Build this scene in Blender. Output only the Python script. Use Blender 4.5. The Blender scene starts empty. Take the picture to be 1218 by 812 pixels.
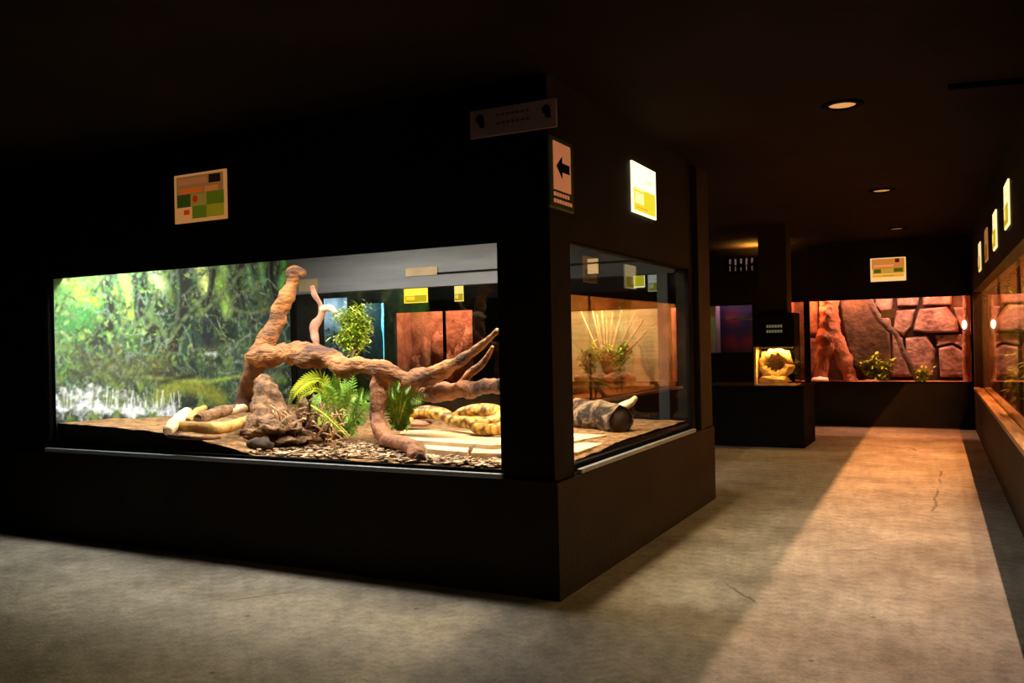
import bpy, bmesh, math, random
import numpy as np
from mathutils import Vector, Matrix, noise

# ------------------------------------------------------------------ camera, world, exposure
SC = bpy.context.scene
COL = SC.collection
F_PX, YAW, PIT, ROL = 1032.15, math.radians(27.4716), math.radians(.1409), math.radians(-1.19718)
CAM = Vector((0, 0, 1.4))
FW = Vector((-math.sin(YAW)*math.cos(PIT), math.cos(YAW)*math.cos(PIT), math.sin(PIT)))
_rt = Vector((math.cos(YAW), math.sin(YAW), 0)); _up = _rt.cross(FW)
RT = _rt*math.cos(ROL)+_up*math.sin(ROL); UP = -_rt*math.sin(ROL)+_up*math.cos(ROL)
cd = bpy.data.cameras.new('camera'); cam = bpy.data.objects.new('camera', cd); COL.objects.link(cam)
cam.matrix_world = Matrix(((RT.x, UP.x, -FW.x, CAM.x), (RT.y, UP.y, -FW.y, CAM.y), (RT.z, UP.z, -FW.z, CAM.z), (0, 0, 0, 1)))
cd.sensor_width = 36; cd.lens = F_PX/1218*36; cd.clip_start = .05; cd.clip_end = 100
SC.camera = cam
w = bpy.data.worlds.new('world'); SC.world = w; w.use_nodes = True
w.node_tree.nodes['Background'].inputs[0].default_value = (.6, .55, .5, 1)
w.node_tree.nodes['Background'].inputs[1].default_value = .0
SC.view_settings.view_transform = 'Standard'; SC.view_settings.look = 'None'
SC.view_settings.exposure = 0; SC.view_settings.gamma = 1; SC.view_settings.use_curve_mapping = False
cy = SC.cycles
cy.use_denoising = True
cy.max_bounces = 8; cy.diffuse_bounces = 4; cy.glossy_bounces = 4; cy.transparent_max_bounces = 16
cy.sample_clamp_indirect = 4; cy.caustics_reflective = False; cy.caustics_refractive = False

WHITE = (1, .93, .82); PEACH = (1, .72, .5); ORANGE = (1, .38, .12); RED = (1, .23, .06)
# light strips: (name, x, y, z, length, along 'x'/'y', width, power, colour)
SKEW = math.atan(.0276)
def rw(lx, y, z=0):                 # point in the right wall's own frame
    return Vector((.53+lx*math.cos(SKEW)-y*math.sin(SKEW), y*math.cos(SKEW)+lx*math.sin(SKEW), z))
LAMPS = [
    ('block front', -3.1, 4.68, 2.44, 1.2, 'x', .3, 62, WHITE),
    ('block front', -4.55, 4.68, 2.44, 1.2, 'x', .3, 64, WHITE),
    ('block front', -5.75, 4.75, 2.44, .8, 'x', .3, 54, (.97, 1, .9)),
    ('block rear', -3.5, 6.2, 2.44, 1.0, 'x', .06, 18, WHITE),
    ('block rear', -4.9, 6.2, 2.44, 1.0, 'x', .06, 26, WHITE),
    ('block side', -2.5, 5.3, 2.44, 1.3, 'y', .25, 100, (1, .76, .42)),
]
RLAMPS = [  # along the right wall: local x, y, length, power, colour
    (.57, 1.8, 1.8, 30, (1, .78, .74)), (.57, 4.3, 1.8, 62, (1, .74, .64)), (.57, 6.8, 1.8, 132, (1, .64, .42)),
    (.57, 9.2, 1.8, 270, (1, .42, .15)), (.57, 11.3, 1.5, 290, (1, .33, .09)), (.57, 13.2, 1.3, 90, (1, .22, .04)),
    (.95, 7.6, 1.4, 55, (1, .78, .36)), (.95, 11.0, 1.4, 70, (1, .78, .36)),  # deeper pair of strips added to brighten the tank interior
]

# ------------------------------------------------------------------ helpers
def ray(px, py):
    return FW*F_PX+RT*(px-609)+UP*(406-py)
def at(px, py, Y=None, X=None, Z=None):   # a photo pixel turned into the world point on a given plane
    d = ray(px, py)
    t = Y/d.y if Y is not None else X/d.x if X is not None else (Z-1.4)/d.z
    return CAM+d*t
def prad(r, p):                            # radius in pixels at world point p -> metres
    return r*(p-CAM).dot(FW)/F_PX

def tag(o, label=None, cat=None, group=None, kind=None):
    if label: o['label'] = label
    if cat: o['category'] = cat
    if group: o['group'] = group
    if kind: o['kind'] = kind
    return o
def empty(name, loc, rz=0):
    o = bpy.data.objects.new(name, None); COL.objects.link(o); o.location = loc; o.rotation_euler = (0, 0, rz)
    o.empty_display_size = .05
    return o
class MB:
    def __init__(s): s.v = []; s.f = []
    def add(s, vs, fs):
        n = len(s.v); s.v += [tuple(v) for v in vs]; s.f += [tuple(i+n for i in f) for f in fs]; return s
    def box(s, x0, x1, y0, y1, z0, z1, tf=None):
        vs = [(x, y, z) for x in (x0, x1) for y in (y0, y1) for z in (z0, z1)]
        if tf: vs = [tf(*v) for v in vs]
        return s.add(vs, [(0, 1, 3, 2), (4, 6, 7, 5), (0, 4, 5, 1), (2, 3, 7, 6), (0, 2, 6, 4), (1, 5, 7, 3)])
    def tube(s, pts, rad, n=12, cap=True, rough=0, seed=0, flat=1):
        P = [Vector(p) for p in pts]; up = Vector((0, 0, 1)); rings = []
        prev = None
        for i, p in enumerate(P):
            t = (P[min(i+1, len(P)-1)]-P[max(i-1, 0)]).normalized()
            if prev is None:
                a = t.cross(up)
                if a.length < .1: a = t.cross(Vector((1, 0, 0)))
                a.normalize()
            else:
                a = (prev-t*prev.dot(t)).normalized()
            prev = a; b = a.cross(t).normalized()
            r = rad[i] if hasattr(rad, '__len__') else rad
            ring = []
            for k in range(n):
                th = 2*math.pi*k/n
                d = a*math.cos(th)+b*math.sin(th)*flat
                q = 1
                if rough:
                    q = 1+rough*noise.noise((p+d*r)*7+Vector((seed, 0, 0)))+rough*.6*noise.noise((p+d*r)*19+Vector((0, seed, 0)))
                ring.append(p+d*r*q)
            rings.append(ring)
        vs = [v for r_ in rings for v in r_]; fs = []
        for i in range(len(P)-1):
            for k in range(n):
                fs.append((i*n+k, i*n+(k+1) % n, (i+1)*n+(k+1) % n, (i+1)*n+k))
        if cap:
            fs.append(tuple(range(n-1, -1, -1))); fs.append(tuple((len(P)-1)*n+k for k in range(n)))
        return s.add(vs, fs)
    def blob(s, c, r, seed=0, rough=.25, seg=20, rings=12, freq=3):
        c = Vector(c); vs = []; fs = []
        for i in range(rings+1):
            th = math.pi*i/rings
            for k in range(seg):
                ph = 2*math.pi*k/seg
                d = Vector((math.sin(th)*math.cos(ph), math.sin(th)*math.sin(ph), math.cos(th)))
                q = 1+rough*noise.noise(d*freq*.6+Vector((seed*3.1, seed, 0)))+rough*.5*noise.noise(d*freq*2+Vector((0, seed, 5)))
                vs.append(c+Vector((d.x*r[0], d.y*r[1], d.z*r[2]))*q)
        for i in range(rings):
            for k in range(seg):
                fs.append((i*seg+k, (i+1)*seg+k, (i+1)*seg+(k+1) % seg, i*seg+(k+1) % seg))
        return s.add(vs, fs)
    def prism(s, poly, y0, y1, inset=0):      # polygon in x,z extruded along y (front at y0), chamfered front
        n = len(poly); c = sum((Vector(p) for p in poly), Vector((0, 0)))/n
        ins = [Vector(p)+(c-Vector(p))*inset for p in poly]
        vs = [(p[0], y1, p[1]) for p in poly]+[(p[0], y0+(y1-y0)*.35, p[1]) for p in poly]+[(p.x, y0, p.y) for p in ins]
        fs = [tuple(range(n)), tuple(range(3*n-1, 2*n-1, -1))]
        for j in (0, 1):
            for k in range(n):
                fs.append((j*n+k, (j+1)*n+k, (j+1)*n+(k+1) % n, j*n+(k+1) % n))
        return s.add(vs, fs)
    def build(s, name, mat, parent=None, smooth=False, bevel=0):
        me = bpy.data.meshes.new(name); me.from_pydata(s.v, [], s.f); me.update()
        bm = bmesh.new(); bm.from_mesh(me); bmesh.ops.recalc_face_normals(bm, faces=bm.faces); bm.to_mesh(me); bm.free()
        if smooth: me.polygons.foreach_set('use_smooth', [True]*len(me.polygons))
        o = bpy.data.objects.new(name, me); COL.objects.link(o)
        if mat: me.materials.append(mat)
        if parent is not None:
            o.parent = parent
        if bevel:
            m = o.modifiers.new('bevel', 'BEVEL'); m.width = bevel; m.segments = 2; m.limit_method = 'ANGLE'
        return o
def recentre(o, base):                        # move a mesh's origin to its base point
    o.data.transform(Matrix.Translation(-Vector(base))); o.location = base
def wbuild(mb, name, mat, parent=None, **k):  # geometry given in world space, child of an unrotated empty
    if parent is not None:
        L = Vector(parent.location); q = parent
        while q.parent is not None:
            q = q.parent; L += Vector(q.location)
        c, sn = 1, 0
        mb.v = [tuple(Vector(v)-L) for v in mb.v]
    return mb.build(name, mat, parent, **k)
def spline(pts, n=8):
    P = [np.array(p, float) for p in pts]; P = [2*P[0]-P[1]]+P+[2*P[-1]-P[-2]]; out = []
    for i in range(1, len(P)-2):
        for k in range(n):
            t = k/n
            out.append(.5*((2*P[i])+(-P[i-1]+P[i+1])*t+(2*P[i-1]-5*P[i]+4*P[i+1]-P[i+2])*t*t+(-P[i-1]+3*P[i]-3*P[i+1]+P[i+2])*t**3))
    out.append(P[-2]); return out
def limb(mb, spec, n=14, rough=.3, seed=0, sub=8):   # spec: (px, py, Y, radius px)
    rows = []
    for px, py, Y, r in spec:
        p = at(px, py, Y=Y); rows.append((p.x, p.y, p.z, prad(r, p)))
    S = spline(rows, sub)
    mb.tube([s_[:3] for s_ in S], [max(.003, s_[3]) for s_ in S], n=n, rough=rough, seed=seed)
    return S

# ------------------------------------------------------------------ materials
def mat(name, c1, c2=None, scale=5, rough=.7, bump=0, bscale=None, metal=0, detail=6, mix=(.35, .65), spec=.5, stretch=None, bdist=.02, sss=0, trans=0):
    m = bpy.data.materials.new(name); m.use_nodes = True; nt = m.node_tree; b = nt.nodes['Principled BSDF']
    b.inputs['Roughness'].default_value = rough; b.inputs['Metallic'].default_value = metal
    b.inputs['Specular IOR Level'].default_value = spec
    tc = nt.nodes.new('ShaderNodeTexCoord'); mp = nt.nodes.new('ShaderNodeMapping'); nt.links.new(tc.outputs['Object'], mp.inputs[0])
    if stretch: mp.inputs['Scale'].default_value = stretch
    n = nt.nodes.new('ShaderNodeTexNoise'); n.inputs['Scale'].default_value = scale; n.inputs['Detail'].default_value = detail
    nt.links.new(mp.outputs[0], n.inputs['Vector'])
    r = nt.nodes.new('ShaderNodeValToRGB'); r.color_ramp.elements[0].position = mix[0]; r.color_ramp.elements[1].position = mix[1]
    r.color_ramp.elements[0].color = (*c1, 1); r.color_ramp.elements[1].color = (*(c2 or c1), 1)
    nt.links.new(n.outputs[0], r.inputs[0]); nt.links.new(r.outputs[0], b.inputs['Base Color'])
    if bump:
        n2 = nt.nodes.new('ShaderNodeTexNoise'); n2.inputs['Scale'].default_value = bscale or scale*3; n2.inputs['Detail'].default_value = 5
        nt.links.new(mp.outputs[0], n2.inputs['Vector'])
        bp = nt.nodes.new('ShaderNodeBump'); bp.inputs['Strength'].default_value = bump; bp.inputs['Distance'].default_value = bdist
        nt.links.new(n2.outputs[0], bp.inputs['Height']); nt.links.new(bp.outputs[0], b.inputs['Normal'])
    return m
def emis(name, c, s):
    m = bpy.data.materials.new(name); m.use_nodes = True; b = m.node_tree.nodes['Principled BSDF']
    b.inputs['Base Color'].default_value = (*[min(1, x)*.6 for x in c], 1)
    b.inputs['Emission Color'].default_value = (*c, 1); b.inputs['Emission Strength'].default_value = s
    return m
def glassmat():
    m = bpy.data.materials.new('pane_glass'); m.use_nodes = True; nt = m.node_tree; nt.nodes.clear()
    o = nt.nodes.new('ShaderNodeOutputMaterial'); t = nt.nodes.new('ShaderNodeBsdfTransparent'); g = nt.nodes.new('ShaderNodeBsdfGlossy')
    t.inputs[0].default_value = (.97, .985, .98, 1); g.inputs['Roughness'].default_value = .01
    # Schlick reflectance, the same seen from either face of the pane
    fr = nt.nodes.new('ShaderNodeLayerWeight'); fr.inputs[0].default_value = .5; mx = nt.nodes.new('ShaderNodeMixShader')
    pw = nt.nodes.new('ShaderNodeMath'); pw.operation = 'POWER'; pw.inputs[1].default_value = 5; nt.links.new(fr.outputs['Facing'], pw.inputs[0])
    ma = nt.nodes.new('ShaderNodeMath'); ma.operation = 'MULTIPLY_ADD'; ma.inputs[1].default_value = .96; ma.inputs[2].default_value = .035; nt.links.new(pw.outputs[0], ma.inputs[0])
    nt.links.new(ma.outputs[0], mx.inputs[0]); nt.links.new(t.outputs[0], mx.inputs[1]); nt.links.new(g.outputs[0], mx.inputs[2])
    nt.links.new(mx.outputs[0], o.inputs[0]); return m
M = {}
M['glass'] = glassmat()
M['black'] = mat('black_paint', (.006, .005, .0045), (.011, .009, .007), 1.5, .8, .2, 30, spec=.15)
M['blackwood'] = mat('black_stained_board', (.009, .0055, .003), (.017, .010, .0055), 2, .7, .3, 25, spec=.2)
M['frame'] = mat('matt_black_frame', (.003, .0028, .0025), (.006, .0055, .005), 8, .85, spec=.05)
M['ceil'] = mat('dark_ceiling', (.008, .0045, .003), (.015, .008, .005), 1.2, .9, .2, 12, spec=.1)
M['grey'] = mat('grey_panel', (.12, .125, .14), (.17, .175, .19), 3, .6, .1, 20, stretch=(.4, 1, 3))
M['alu'] = mat('aluminium', (.3, .33, .38), (.36, .39, .44), 20, .5, metal=.4)
M['sand'] = mat('sand', (.14, .062, .02), (.42, .225, .088), 16, .95, 1, 45, bdist=.03, detail=12)
M['drift'] = mat('driftwood', (.07, .022, .007), (.4, .15, .038), 5.5, .75, 1, 26, mix=(.36, .58), stretch=(.6, 1, 1.5), bdist=.03)
M['driftd'] = mat('dark_driftwood', (.05, .02, .01), (.2, .085, .04), 5, .8, .8, 24, bdist=.015)
M['driftr'] = mat('reddish_driftwood', (.08, .026, .012), (.34, .13, .055), 6, .75, .9, 24, bdist=.025, mix=(.36, .6))
M['pinkw'] = mat('pinkish_wood', (.35, .14, .09), (.6, .32, .22), 8, .7, .5, 24)
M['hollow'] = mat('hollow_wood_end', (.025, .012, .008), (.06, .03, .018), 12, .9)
M['cork'] = mat('cork_bark', (.09, .045, .022), (.34, .18, .09), 14, .95, 1, 40, bdist=.02)
M['pale'] = mat('bleached_wood', (.5, .3, .12), (.85, .68, .42), 7, .7, .4, 30, mix=(.3, .55))
M['gold'] = mat('golden_wood', (.4, .17, .03), (.7, .42, .12), 7, .7, .5, 30)
M['plank'] = mat('pale_board', (.55, .4, .22), (.85, .68, .45), 5, .8, .5, 20, stretch=(.6, 3, 1))
M['fern'] = mat('fern_green', (.1, .22, .015), (.28, .5, .04), 12, .55)
M['fernd'] = mat('dark_fern_green', (.02, .07, .01), (.07, .18, .03), 12, .55)
M['yleaf'] = mat('yellow_green_leaf', (.4, .48, .02), (.62, .66, .04), 9, .5)
M['lime'] = mat('lime_leaf', (.12, .3, .03), (.45, .62, .08), 9, .5)
M['bright'] = mat('bright_leaf', (.18, .32, .02), (.6, .68, .05), 9, .5)
M['stem'] = mat('plant_stem', (.09, .09, .03), (.18, .15, .06), 12, .8)
M['twig'] = mat('pale_twig', (.45, .25, .12), (.7, .45, .25), 12, .8)
M['stone'] = mat('pinkish_stone', (.16, .085, .08), (.42, .27, .25), 7, .85, .9, 18, bdist=.03)
M['mortar'] = mat('mortar', (.05, .03, .03), (.12, .08, .07), 6, .9, .6, 30)
M['redrock'] = mat('red_rock', (.25, .09, .05), (.5, .22, .13), 4, .85, 1, 12, bdist=.04)
M['darkrock'] = mat('dark_brown_rock', (.06, .04, .035), (.15, .1, .08), 6, .85, 1, 14, bdist=.03)
M['skull'] = mat('sandstone', (.5, .26, .07), (.85, .56, .2), 6, .85, .9, 14, bdist=.03)
M['tan'] = mat('tan_backdrop', (.36, .27, .15), (.5, .4, .26), 3, .85, .5, 12, stretch=(.5, 1, 6))
M['warm'] = mat('warm_rock_backdrop', (.35, .24, .1), (.75, .62, .25), 2.2, .85, .9, 9, bdist=.04)
M['wood'] = mat('varnished_wood_ledge', (.25, .12, .05), (.45, .24, .1), 4, .4, .2, 30, stretch=(6, .6, 6))
M['fixture'] = mat('white_fixture', (.6, .6, .6), (.7, .7, .7), 5, .5)
M['aqua'] = emis('aquarium_light', (.12, .62, .85), .9)
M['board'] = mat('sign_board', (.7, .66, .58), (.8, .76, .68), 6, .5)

def floor_mat():
    m = bpy.data.materials.new('concrete_floor'); m.use_nodes = True; nt = m.node_tree; b = nt.nodes['Principled BSDF']; L = nt.links.new
    tc = nt.nodes.new('ShaderNodeTexCoord')
    def nz(s, d, r=.6):
        n = nt.nodes.new('ShaderNodeTexNoise'); n.inputs['Scale'].default_value = s; n.inputs['Detail'].default_value = d; n.inputs['Roughness'].default_value = r
        L(tc.outputs['Object'], n.inputs['Vector']); return n
    a = nz(1.4, 10, .7); c = nz(11, 14, .9); e = nz(60, 8)
    r1 = nt.nodes.new('ShaderNodeValToRGB'); r1.color_ramp.elements[0].color = (.18, .152, .122, 1); r1.color_ramp.elements[1].color = (.42, .365, .295, 1)
    r1.color_ramp.elements[0].position = .33; r1.color_ramp.elements[1].position = .68; L(a.outputs[0], r1.inputs[0])
    r2 = nt.nodes.new('ShaderNodeValToRGB'); r2.color_ramp.elements[0].color = (.3, .3, .3, 1); r2.color_ramp.elements[1].color = (1.15, 1.15, 1.15, 1)
    r2.color_ramp.elements[0].position = .38; r2.color_ramp.elements[1].position = .58; L(c.outputs[0], r2.inputs[0])
    mx = nt.nodes.new('ShaderNodeMix'); mx.data_type = 'RGBA'; mx.blend_type = 'MULTIPLY'; mx.inputs[0].default_value = .8
    L(r1.outputs[0], mx.inputs[6]); L(r2.outputs[0], mx.inputs[7])
    # hairline cracks
    vo = nt.nodes.new('ShaderNodeTexVoronoi'); vo.feature = 'DISTANCE_TO_EDGE'; vo.inputs['Scale'].default_value = .3
    wob = nt.nodes.new('ShaderNodeMixRGB'); wob.inputs[0].default_value = .1; L(tc.outputs['Object'], wob.inputs[1]); L(nz(3, 6).outputs[1], wob.inputs[2]); L(wob.outputs[0], vo.inputs['Vector'])
    rc = nt.nodes.new('ShaderNodeValToRGB'); rc.color_ramp.elements[0].color = (.3, .3, .3, 1); rc.color_ramp.elements[0].position = .0; rc.color_ramp.elements[1].position = .004
    L(vo.outputs['Distance'], rc.inputs[0])
    m2 = nt.nodes.new('ShaderNodeMix'); m2.data_type = 'RGBA'; m2.blend_type = 'MULTIPLY'; m2.inputs[0].default_value = .7
    L(mx.outputs[2], m2.inputs[6]); msk = nt.nodes.new('ShaderNodeValToRGB'); msk.color_ramp.elements[0].position = .5; msk.color_ramp.elements[1].position = .56; L(nz(.8, 2).outputs[0], msk.inputs[0]); L(msk.outputs[0], m2.inputs[0])
    L(rc.outputs[0], m2.inputs[7]); pv = nt.nodes.new('ShaderNodeTexVoronoi'); pv.inputs['Scale'].default_value = 3.2; L(tc.outputs['Object'], pv.inputs['Vector'])
    pr = nt.nodes.new('ShaderNodeValToRGB'); pr.color_ramp.elements[0].color = (.25, .22, .2, 1); pr.color_ramp.elements[0].position = .03; pr.color_ramp.elements[1].position = .06; L(pv.outputs['Distance'], pr.inputs[0])
    m3 = nt.nodes.new('ShaderNodeMix'); m3.data_type = 'RGBA'; m3.blend_type = 'MULTIPLY'; m3.inputs[0].default_value = .8
    L(m2.outputs[2], m3.inputs[6]); L(pr.outputs[0], m3.inputs[7]); L(m3.outputs[2], b.inputs['Base Color'])
    b.inputs['Roughness'].default_value = .6; b.inputs['Specular IOR Level'].default_value = .3
    bp = nt.nodes.new('ShaderNodeBump'); bp.inputs['Strength'].default_value = .5; bp.inputs['Distance'].default_value = .012
    L(e.outputs[0], bp.inputs['Height']); L(bp.outputs[0], b.inputs['Normal']); return m
M['floor'] = floor_mat()

def vor_mat(name, c1, c2, c3, scale=12):
    m = bpy.data.materials.new(name); m.use_nodes = True; nt = m.node_tree; b = nt.nodes['Principled BSDF']
    tc = nt.nodes.new('ShaderNodeTexCoord'); v = nt.nodes.new('ShaderNodeTexVoronoi'); v.inputs['Scale'].default_value = scale
    nt.links.new(tc.outputs['Object'], v.inputs['Vector'])
    r = nt.nodes.new('ShaderNodeValToRGB'); e = r.color_ramp.elements
    e[0].color = (*c1, 1); e[0].position = .25; e[1].color = (*c3, 1); e[1].position = .7
    q = e.new(.45); q.color = (*c2, 1)
    nt.links.new(v.outputs['Distance'], r.inputs[0]); nt.links.new(r.outputs[0], b.inputs['Base Color']); b.inputs['Roughness'].default_value = .4
    return m
M['snake'] = vor_mat('python_skin', (.62, .42, .1), (.5, .26, .03), (.12, .05, .01), 24)

# ------------------------------------------------------------------ structure
def struct(mb, name, m, **k):
    return tag(mb.build(name, m, **k), kind='structure')
H = 2.87; YF = 14.46; ZT = 1.985
struct(MB().box(-14, 1.6, -3, 16, -.1, 0), 'floor', M['floor'])
struct(MB().box(-14, 1.6, -3, 16, H, H+.1), 'ceiling', M['ceil'])
struct(MB().box(-14.1, -14, -3, 16, 0, H), 'wall_left', M['black'])
struct(MB().box(-14, 1.6, -3.1, -3, 0, H), 'wall_behind', M['black'])
# island block: base, upper walls
struct(MB().box(-9, -1.96, 4.27, 7.6, 0, .64), 'wall_island_base', M['blackwood'])
for nm, bx in (('wall_island_left', (-9, -6.3, 4.30, 7.6, .64, H)), ('wall_island_front', (-6.3, -2.11, 4.30, 4.42, ZT, H)), ('wall_island_corner', (-2.32, -1.99, 4.30, 4.57, .64, ZT)),
               ('wall_island_side', (-2.11, -1.99, 4.30, 7.0, ZT, H)), ('wall_island_end', (-2.11, -2.03, 7.02, 7.6, .64, H)), ('wall_island_rear', (-6.3, -2.11, 7.1, 7.6, ZT+.02, H))):
    struct(MB().box(*bx), nm, M['black'])
struct(MB().box(-2.1, -1.975, 7.24, 7.6, .64, H), 'trim_3', M['blackwood'])
struct(MB().box(-6.3, -3.35, 7.0, 7.1, 1.96, H).box(-6.3, -2.11, 4.43, 7.0, 2.52, 2.6), 'trim_4', M['grey'])
M['grey_shade'] = mat('shaded_grey_panel', (.014, .015, .016), (.024, .025, .027), 3, .8, spec=.1)  # shaded copy of the grey beam; its dim end is painted darker
struct(MB().box(-3.35, -2.11, 7.0, 7.1, 1.96, H), 'trim_11', M['grey_shade'])
# sills
struct(MB().box(-6.3, -2.30, 4.265, 4.30, .645, .672), 'trim_1', M['alu'], bevel=.004)
struct(MB().box(-1.99, -1.955, 4.60, 7.0, .645, .672), 'trim_2', M['alu'], bevel=.004)
def window(name, parts, pane, fm=None):
    f = MB()
    for p in parts: f.box(*p)
    o = struct(f, name, fm or M['frame'])
    MB().box(*pane).build('pane', M['glass'], o)
    return o
window('window_1', [(-6.3, -2.32, 4.305, 4.335, .672, .69), (-6.3, -2.32, 4.305, 4.335, ZT-.012, ZT), (-6.3, -6.285, 4.305, 4.335, .69, ZT)],
       (-6.285, -2.32, 4.315, 4.323, .69, ZT-.012))
window('window_2', [(-2.02, -1.992, 4.57, 7.0, .672, .70), (-2.02, -1.992, 4.57, 7.0, ZT-.012, ZT), (-2.02, -1.992, 6.98, 7.02, .70, ZT-.012)],
       (-2.010, -2.002, 4.57, 6.98, .70, ZT-.012))
M['post'] = mat('blue_grey_post', (.012, .016, .02), (.02, .026, .032), 6, .7, spec=.1)
window('window_3', [(-6.3, -2.03, 7.0, 7.03, .64, .76), (-6.25, -6.2, 7.0, 7.04, .76, 1.96)],
       (-6.2, -2.03, 7.012, 7.02, .76, 1.96))
struct(MB().box(-2.255, -2.165, 6.97, 7.01, .70, 1.96), 'trim_5', M['post'])

struct(MB().box(-4.42, -2.11, 6.985, 6.998, 2.075, 2.09), 'trim_10', M['frame'])
# far wall with its openings (x0, x1, z0, z1)
OPEN = [(-11.0, -10.43, .95, 2.3), (-10.2, -8.35, .67, 2.08), (-6.9, -4.62, .68, 1.97), (-4.46, -4.0, .68, 1.97), (-3.85, -3.05, 1.16, 1.97), (-2.5, .12, .68, 1.985), (-13.3, -11.35, .95, 2.45)]
fw_ = MB(); x = -14
for (a, b, z0, z1) in sorted(OPEN):
    fw_.box(x, a, YF, YF+.1, 0, H); fw_.box(a, b, YF, YF+.1, 0, z0); fw_.box(a, b, YF, YF+.1, z1, H); x = b
fw_.box(x, 1.6, YF, YF+.1, 0, H)
struct(fw_, 'wall_far', M['black'])
for i, (a, b, z0, z1) in enumerate(OPEN):
    fr = [(a, b, YF-.01, YF+.03, z0, z0+.015), (a, b, YF-.01, YF+.03, z1-.015, z1), (a, a+.015, YF-.01, YF+.03, z0+.015, z1-.015), (b-.015, b, YF-.01, YF+.03, z0+.015, z1-.015)]
    window('window_%d' % (4+i), fr, (a+.015, b-.015, YF+.008, YF+.014, z0+.015, z1-.015))
struct(MB().box(-2.25, -2.16, YF-.03, YF, 0, H), 'trim_6', M['black'])

# right wall, slightly turned
def rbox(mb, x0, x1, y0, y1, z0, z1): return mb.box(x0, x1, y0, y1, z0, z1, tf=rw)
YR = 14.43
mb = MB(); rbox(mb, 0, .08, -2.9, YR, 0, .6); rbox(mb, 0, .1, -2.9, YR, 2.0, H); rbox(mb, .0, .1, YR-.35, YR, .6, 2.0)
struct(mb, 'wall_right', M['blackwood'])
mb = MB(); rbox(mb, -.02, .055, -2.9, YR-.35, .6, .64); struct(mb, 'trim_7', M['wood'], bevel=.006)
mb = MB(); rbox(mb, .055, .1, -2.9, YR-.35, .6, .625); rbox(mb, .1, .13, -2.9, YR-.35, .6, .655); struct(mb, 'trim_8', M['wood'], bevel=.004)
mb = MB()
for y in (1.0, 3.4, 5.75, 8.2, 10.6): rbox(mb, .095, .12, y-.012, y+.012, .655, 2.0)
o = struct(mb, 'window_11', M['frame'])
mb = MB(); rbox(mb, .086, .094, -2.9, YR-.35, .655, 2.0); mb.build('pane', M['glass'], o)
M['pale_end'] = mat('pale_yellow_panel', (.45, .4, .22), (.8, .75, .5), 3, .8)
# right-hand exhibit shell
rt_ = empty('terrarium', rw(.6, 8, 0)); tag(rt_, 'long glass-fronted terrarium running along the right side of the corridor, warm yellow rockwork inside', 'terrarium')
mb = MB(); rbox(mb, .13, 1.2, -2.9, YR, .55, .62); wbuild(mb, 'substrate', M['sand'], rt_)
mb = MB()
NY, NZ = 140, 24
vs = []; fs = []
for i in range(NY+1):
    for j in range(NZ+1):
        y = -2.9+(YR+2.9)*i/NY; z = .6+2.2*j/NZ
        q = noise.noise(Vector((y*1.7, z*1.9, 0)))*.16+noise.noise(Vector((y*5, z*5, 3)))*.05
        vs.append(rw(.98+q, y, z))
for i in range(NY):
    for j in range(NZ): a = i*(NZ+1)+j; fs.append((a, a+1, a+NZ+2, a+NZ+1))
mb.add(vs, fs); wbuild(mb, 'rock_wall', M['warm'], rt_, smooth=True)
for ya, yb in ((YR-.05, YR), (-2.9, -2.85)):
    mb = MB(); rbox(mb, .1, 1.2, ya, yb, .6, 2.8); wbuild(mb, 'end_panel', M['pale_end'], rt_)
mb = MB(); rbox(mb, 1.16, 1.22, -2.9, YR, 0, 2.8); rbox(mb, .1, 1.2, -2.9, YR, 2.8, 2.86); wbuild(mb, 'shell_panel', M['frame'], rt_)

# ------------------------------------------------------------------ lamps
def strip(name, p, length, along, width, power, col, label, parentless=True):
    t = empty('strip_light', p); tag(t, label, 'light', 'strip lights above the tanks')
    lx, ly = (length, .09) if along == 'x' else (.09, length)
    MB().box(-lx/2, lx/2, -ly/2, ly/2, .03, .08).build('housing', M['fixture'], t)
    ld = bpy.data.lights.new('tube', 'AREA'); ld.shape = 'RECTANGLE'; ld.size = length if along == 'x' else width; ld.size_y = width if along == 'x' else length
    ld.energy = power; ld.color = col
    lo = bpy.data.objects.new('tube', ld); COL.objects.link(lo); lo.parent = t; lo.location = (0, 0, .02)
    return t
for (nm, x, y, z, ln, al, wd, pw, c) in LAMPS:
    strip(nm, (x, y, z), ln, al, wd, pw, c, 'slim white strip light under the roof of the island tank')
for (lx, y, ln, pw, c) in RLAMPS:
    t = strip('r', rw(lx, y, 2.60), ln, 'y', .02, pw, c, 'slim strip light high inside the long tank on the right'); t.rotation_euler[2] = SKEW

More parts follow.
